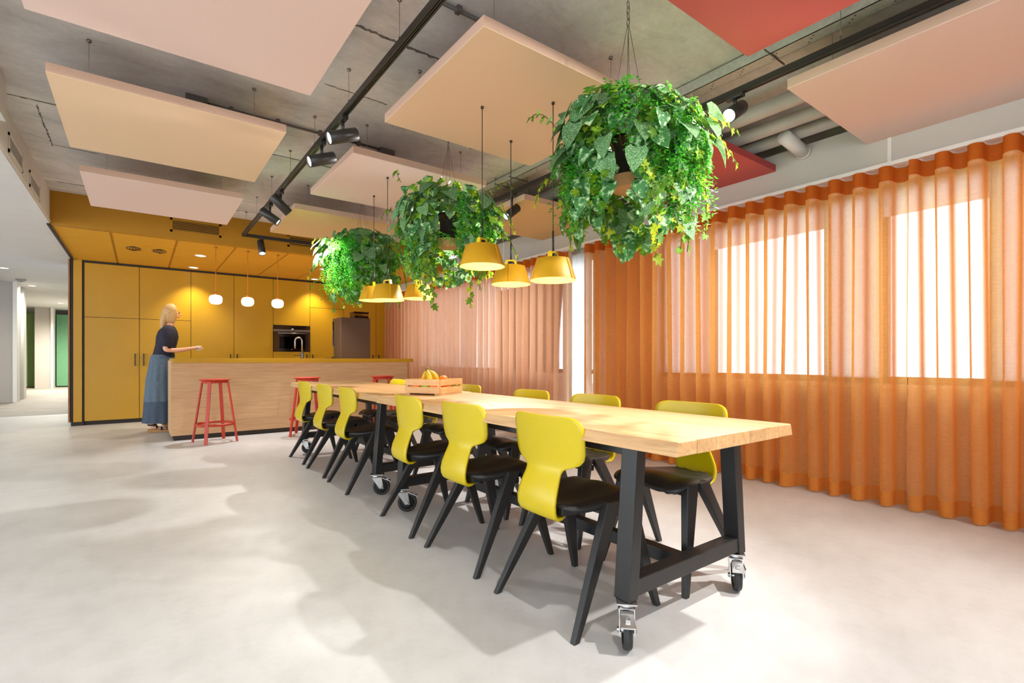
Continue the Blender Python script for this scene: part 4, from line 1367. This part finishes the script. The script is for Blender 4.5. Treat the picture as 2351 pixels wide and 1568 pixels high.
make_plant('hanging plant farthest away, bright green fine foliage lit from the left', 1.9, 5.2, 1.88, 0.38, 37, A3 + 0.42,
           [(A3 - 1.5, 0.40, 0.1, 0.14, 0.14), (A3 - 1.4, 0.4, 0.3, -0.02, 0.1), (A3 - 0.9, 0.36, -0.1, 0.30, 0.0), (A3 - 0.5, 0.36, -0.1, 0.28, 0.0), (A3 + 1.2, 0.38, 0.0, 0.34, 0.02),
            (A3 - 0.1, 0.36, -0.1, 0.26, 0.0), (A3 + 1.5, 0.4, 0.1, 0.2, 0.06), (A3 - 1.6, 0.40, -0.05, 0.12, 0.12)],
           1.0, [(A3 - 0.45, 0.30, 90, 0.34, 0.60), (A3 + 0.1, 0.3, 50, 0.36, 0.40), (A3 + 0.85, 0.15, 22, 0.2, 0.46), (A3 - 1.0, 0.2, 24, 0.2, 0.46)], 0.08)


# ------------------------------------------------------------------ person
def skin_mesh(nodes, edges, levels=2):
    """nodes: name -> (co, radius or (rx,ry)); edges: name pairs; first node is the root. Returns an evaluated mesh"""
    names = list(nodes)
    me = bpy.data.meshes.new('skin_cage')
    me.from_pydata([nodes[n][0] for n in names], [(names.index(a), names.index(b)) for a, b in edges], [])
    ob = bpy.data.objects.new('skin_cage', me); COL.objects.link(ob)
    md = ob.modifiers.new('skin', 'SKIN'); md.use_smooth_shade = True
    ss = ob.modifiers.new('sub', 'SUBSURF'); ss.levels = levels; ss.render_levels = levels
    sv = me.skin_vertices[0].data
    for i, n in enumerate(names):
        r = nodes[n][1]
        sv[i].radius = (r, r) if not isinstance(r, tuple) else r
        sv[i].use_root = (i == 0)
    dg = bpy.context.evaluated_depsgraph_get()
    dg.update()
    out = bpy.data.meshes.new_from_object(ob.evaluated_get(dg))
    bpy.data.objects.remove(ob)
    return out


p = thing('person', 'person in navy top and long denim skirt walking behind the island, holding a cup', 'person', (0.25, 8.47, 0))
nd = {'pelvis': ((0, 0, 0.96), (0.115, 0.15)), 'waist': ((0.02, 0, 1.10), (0.095, 0.125)), 'chest': ((0.055, 0, 1.30), (0.105, 0.15)), 'neckb': ((0.075, 0, 1.445), (0.06, 0.07)), 'neck': ((0.09, 0, 1.52), 0.046),
      'jaw': ((0.125, 0, 1.585), (0.062, 0.056)), 'skull': ((0.115, 0, 1.655), (0.092, 0.074)), 'crown': ((0.108, 0, 1.705), (0.062, 0.058))}
eg = [('pelvis', 'waist'), ('waist', 'chest'), ('chest', 'neckb'), ('neckb', 'neck'), ('neck', 'jaw'), ('jaw', 'skull'), ('skull', 'crown')]
for s, n in ((-1, 'r'), (1, 'l')):
    nd['sh' + n] = ((0.06, s * 0.165, 1.385), 0.042)
    k = 0.0 if s < 0 else 0.03
    nd['el' + n] = ((0.02 + k, s * 0.215, 1.125), 0.038)
    nd['fa' + n] = ((0.15 + k, s * 0.17, 1.125), 0.032)
    nd['wr' + n] = ((0.26 + k, s * 0.12, 1.145), 0.023)
    nd['pa' + n] = ((0.315 + k, s * 0.10, 1.155), (0.026, 0.020))
    nd['kn' + n] = ((0.38 + k, s * 0.088, 1.165), (0.028, 0.014))
    eg += [('chest', 'sh' + n), ('sh' + n, 'el' + n), ('el' + n, 'fa' + n), ('fa' + n, 'wr' + n), ('wr' + n, 'pa' + n), ('pa' + n, 'kn' + n)]
    for f, (dy, L) in enumerate(((-0.026, 0.062), (-0.009, 0.072), (0.009, 0.068), (0.026, 0.052))):
        bx = 0.385 + k; by = s * 0.088 + dy; bz = 1.166
        nd['f%d1' % f + n] = ((bx + L * 0.30, by, bz + 0.004), 0.0085)
        nd['f%d2' % f + n] = ((bx + L * 0.68, by * 0.97, bz - 0.006), 0.0078)
        nd['f%d3' % f + n] = ((bx + L * 0.95, by * 0.94, bz - 0.022), 0.0065)
        eg += [('kn' + n, 'f%d1' % f + n), ('f%d1' % f + n, 'f%d2' % f + n), ('f%d2' % f + n, 'f%d3' % f + n)]
    nd['t1' + n] = ((0.335 + k, s * 0.100 - s * 0.034, 1.172), 0.011)
    nd['t2' + n] = ((0.372 + k, s * 0.100 - s * 0.050, 1.180), 0.009)
    nd['t3' + n] = ((0.402 + k, s * 0.100 - s * 0.052, 1.176), 0.0075)
    eg += [('pa' + n, 't1' + n), ('t1' + n, 't2' + n), ('t2' + n, 't3' + n)]
    fx = -0.10 if s < 0 else 0.04
    nd['hip' + n] = ((0.0, s * 0.085, 0.86), 0.085)
    nd['knee' + n] = ((0.03 + fx * 0.3, s * 0.085, 0.49), 0.055)
    nd['calf' + n] = ((-0.01 + fx * 0.7, s * 0.085, 0.33), 0.05)
    nd['ank' + n] = ((-0.02 + fx, s * 0.085, 0.11), 0.034)
    nd['heel' + n] = ((-0.03 + fx, s * 0.085, 0.075), 0.032)
    nd['ball' + n] = ((0.09 + fx, s * 0.090, 0.052), (0.022, 0.038))
    nd['toe' + n] = ((0.15 + fx, s * 0.092, 0.045), (0.014, 0.030))
    eg += [('pelvis', 'hip' + n), ('hip' + n, 'knee' + n), ('knee' + n, 'calf' + n), ('calf' + n, 'ank' + n), ('ank' + n, 'heel' + n), ('heel' + n, 'ball' + n), ('ball' + n, 'toe' + n)]
me = skin_mesh(nd, eg, 2)
me.materials.clear(); me.materials.append(M['skin'])
for q in me.polygons:
    q.use_smooth = True
bo = bpy.data.objects.new('body', me); COL.objects.link(bo); bo.parent = p


def ell_loft(rings, n=28):
    """rings: (cx, cy, z, rx, ry)"""
    mb = MB(); vs = []; fs = []
    for cx, cy, z, rx, ry in rings:
        for k in range(n):
            a = 2 * pi * k / n
            vs.append((cx + rx * cos(a), cy + ry * sin(a), z))
    for i in range(len(rings) - 1):
        for k in range(n):
            fs.append((i * n + k, i * n + (k + 1) % n, (i + 1) * n + (k + 1) % n, (i + 1) * n + k))
    return mb.add(vs, fs, True)


def sk_tier(z0, z1, rx0, rx1, cx0, cx1, mat, nm):
    mb = MB()

    def fn(u, v):
        a = 2 * pi * u
        z = z0 + (z1 - z0) * v
        w = 1 + 0.035 * sin(a * 13 + z0 * 20) * v
        rx = (rx0 + (rx1 - rx0) * v) * w
        return (cx0 + (cx1 - cx0) * v + rx * cos(a), rx * 1.02 * sin(a), z)
    mb.grid(fn, 78, 6)
    return mb.build(nm, M[mat], sk)


sk = bpy.data.objects.new('skirt', ell_loft([(0.0, 0, 1.065, 0.125, 0.15), (0.0, 0, 1.03, 0.135, 0.162)]).mesh('skirt', M['denim'])); COL.objects.link(sk); sk.parent = p
sk_tier(1.04, 0.70, 0.14, 0.185, 0.0, -0.01, 'denim', 'tier')
sk_tier(0.705, 0.42, 0.185, 0.205, -0.01, -0.01, 'denim', 'tier')
sk_tier(0.425, 0.13, 0.205, 0.225, -0.01, -0.005, 'denim2', 'tier')
tp = ell_loft([(0.01, 0, 1.035, 0.135, 0.155), (0.015, 0, 1.10, 0.122, 0.146), (0.04, 0, 1.20, 0.125, 0.155), (0.055, 0, 1.31, 0.132, 0.170), (0.06, 0, 1.39, 0.115, 0.185), (0.068, 0, 1.43, 0.09, 0.14), (0.075, 0, 1.462, 0.066, 0.085)]).build('top', M['navy'], p)
for s in (-1, 1):
    k = 0.0 if s < 0 else 0.03
    MB().tube([(0.062, s * 0.13, 1.405), (0.058, s * 0.17, 1.38), (0.045 + k * .5, s * 0.195, 1.27), (0.03 + k, s * 0.208, 1.17)], [0.080, 0.090, 0.080, 0.066], 14).build('sleeve', M['navy'], tp)
# hair, face
hm = MB()


def hair_fn(u, v):
    a = -pi * 0.70 + 2 * pi * 0.70 * u          # open toward the face (+x)
    a += pi
    th = v * pi * 0.80
    rx, ry, rz = 0.105, 0.090, 0.115
    low = max(0, v - 0.55) / 0.45
    return (0.100 + rx * sin(th) * cos(a) - 0.015 * low, ry * sin(th) * sin(a) * (1 - 0.1 * low), 1.665 + rz * cos(th) - 0.06 * low)


hm.grid(hair_fn, 28, 16)
hm.build('hair', M['hair'], p, solid=0.012, soff=0)
hd = ell_loft([(0.03, 0, 1.63, 0.05, 0.075), (0.012, 0, 1.57, 0.045, 0.075), (0.0, 0, 1.49, 0.035, 0.07), (-0.004, 0, 1.43, 0.022, 0.05)]).build('hair_length', M['hair'], p)
MB().lathe([(0.0001, 0.028), (0.006, 0.022), (0.011, 0.004), (0.0135, -0.008), (0.009, -0.014), (0.0001, -0.016)], 10, mtx=Matrix.Translation((0.203, 0, 1.632))).build('nose', M['skin'], p)
for s in (-1, 1):
    MB().sphere((0.192, s * 0.030, 1.655), 0.010, 10, 6, (0.7, 1.3, 0.8)).build('eye', M['eye'], p)
    MB().tube([(0.196, s * 0.018, 1.674), (0.192, s * 0.032, 1.678), (0.180, s * 0.046, 1.673)], 0.003, 5).build('brow', M['hair'], p)
    MB().sphere((0.105, s * 0.076, 1.635), 0.028, 10, 8, (0.6, 0.3, 1.0)).build('ear', M['skin'], p)
MB().tube([(0.178, -0.024, 1.592), (0.188, 0, 1.594), (0.178, 0.024, 1.592)], [0.004, 0.007, 0.004], 6).build('mouth', M['lip'], p)
for s, fx in ((-1, -0.10), (1, 0.04)):
    y = s * 0.088
    so = MB().hexa([(-0.075 + fx, y - 0.034, 0), (0.175 + fx, y - 0.042, 0), (0.175 + fx, y + 0.042, 0), (-0.075 + fx, y + 0.034, 0), (-0.07 + fx, y - 0.032, 0.05), (0.175 + fx, y - 0.042, 0.03), (0.175 + fx, y + 0.042, 0.03), (-0.07 + fx, y + 0.032, 0.05)]).build('sandal', M['cork'], p, bevel=0.006)
    for x0, z0, r in ((0.085 + fx, 0.05, 0.044), (0.03 + fx, 0.075, 0.040)):
        pts = [(x0, y + r * cos(a), z0 - 0.02 + (r * 0.9) * sin(a)) for a in [pi * k / 10 for k in range(11)]]
        MB().tube(pts, 0.011, 6).build('strap', M['sandal'], so)
    pts = [(-0.02 + fx + 0.045 * cos(a), y + 0.045 * sin(a), 0.105) for a in [2 * pi * k / 16 for k in range(17)]]
    MB().tube(pts, 0.010, 6).build('ankle_strap', M['sandal'], so)
t = thing('coffee_cup', 'small pale cup held in the hands of the walking person', 'cup', (0.25 + 0.425, 8.47, 1.125))
MB().lathe([(0.0, 0), (0.024, 0), (0.034, 0.05), (0.036, 0.07), (0.033, 0.07), (0.022, 0.006), (0.0, 0.006)], 20, cap=False).build('bowl', M['whitetrim'], t)
MB().tube([(0.034, 0, 0.058), (0.052, 0, 0.052), (0.052, 0, 0.03), (0.031, 0, 0.022)], 0.004, 6).build('handle', M['whitetrim'], t)
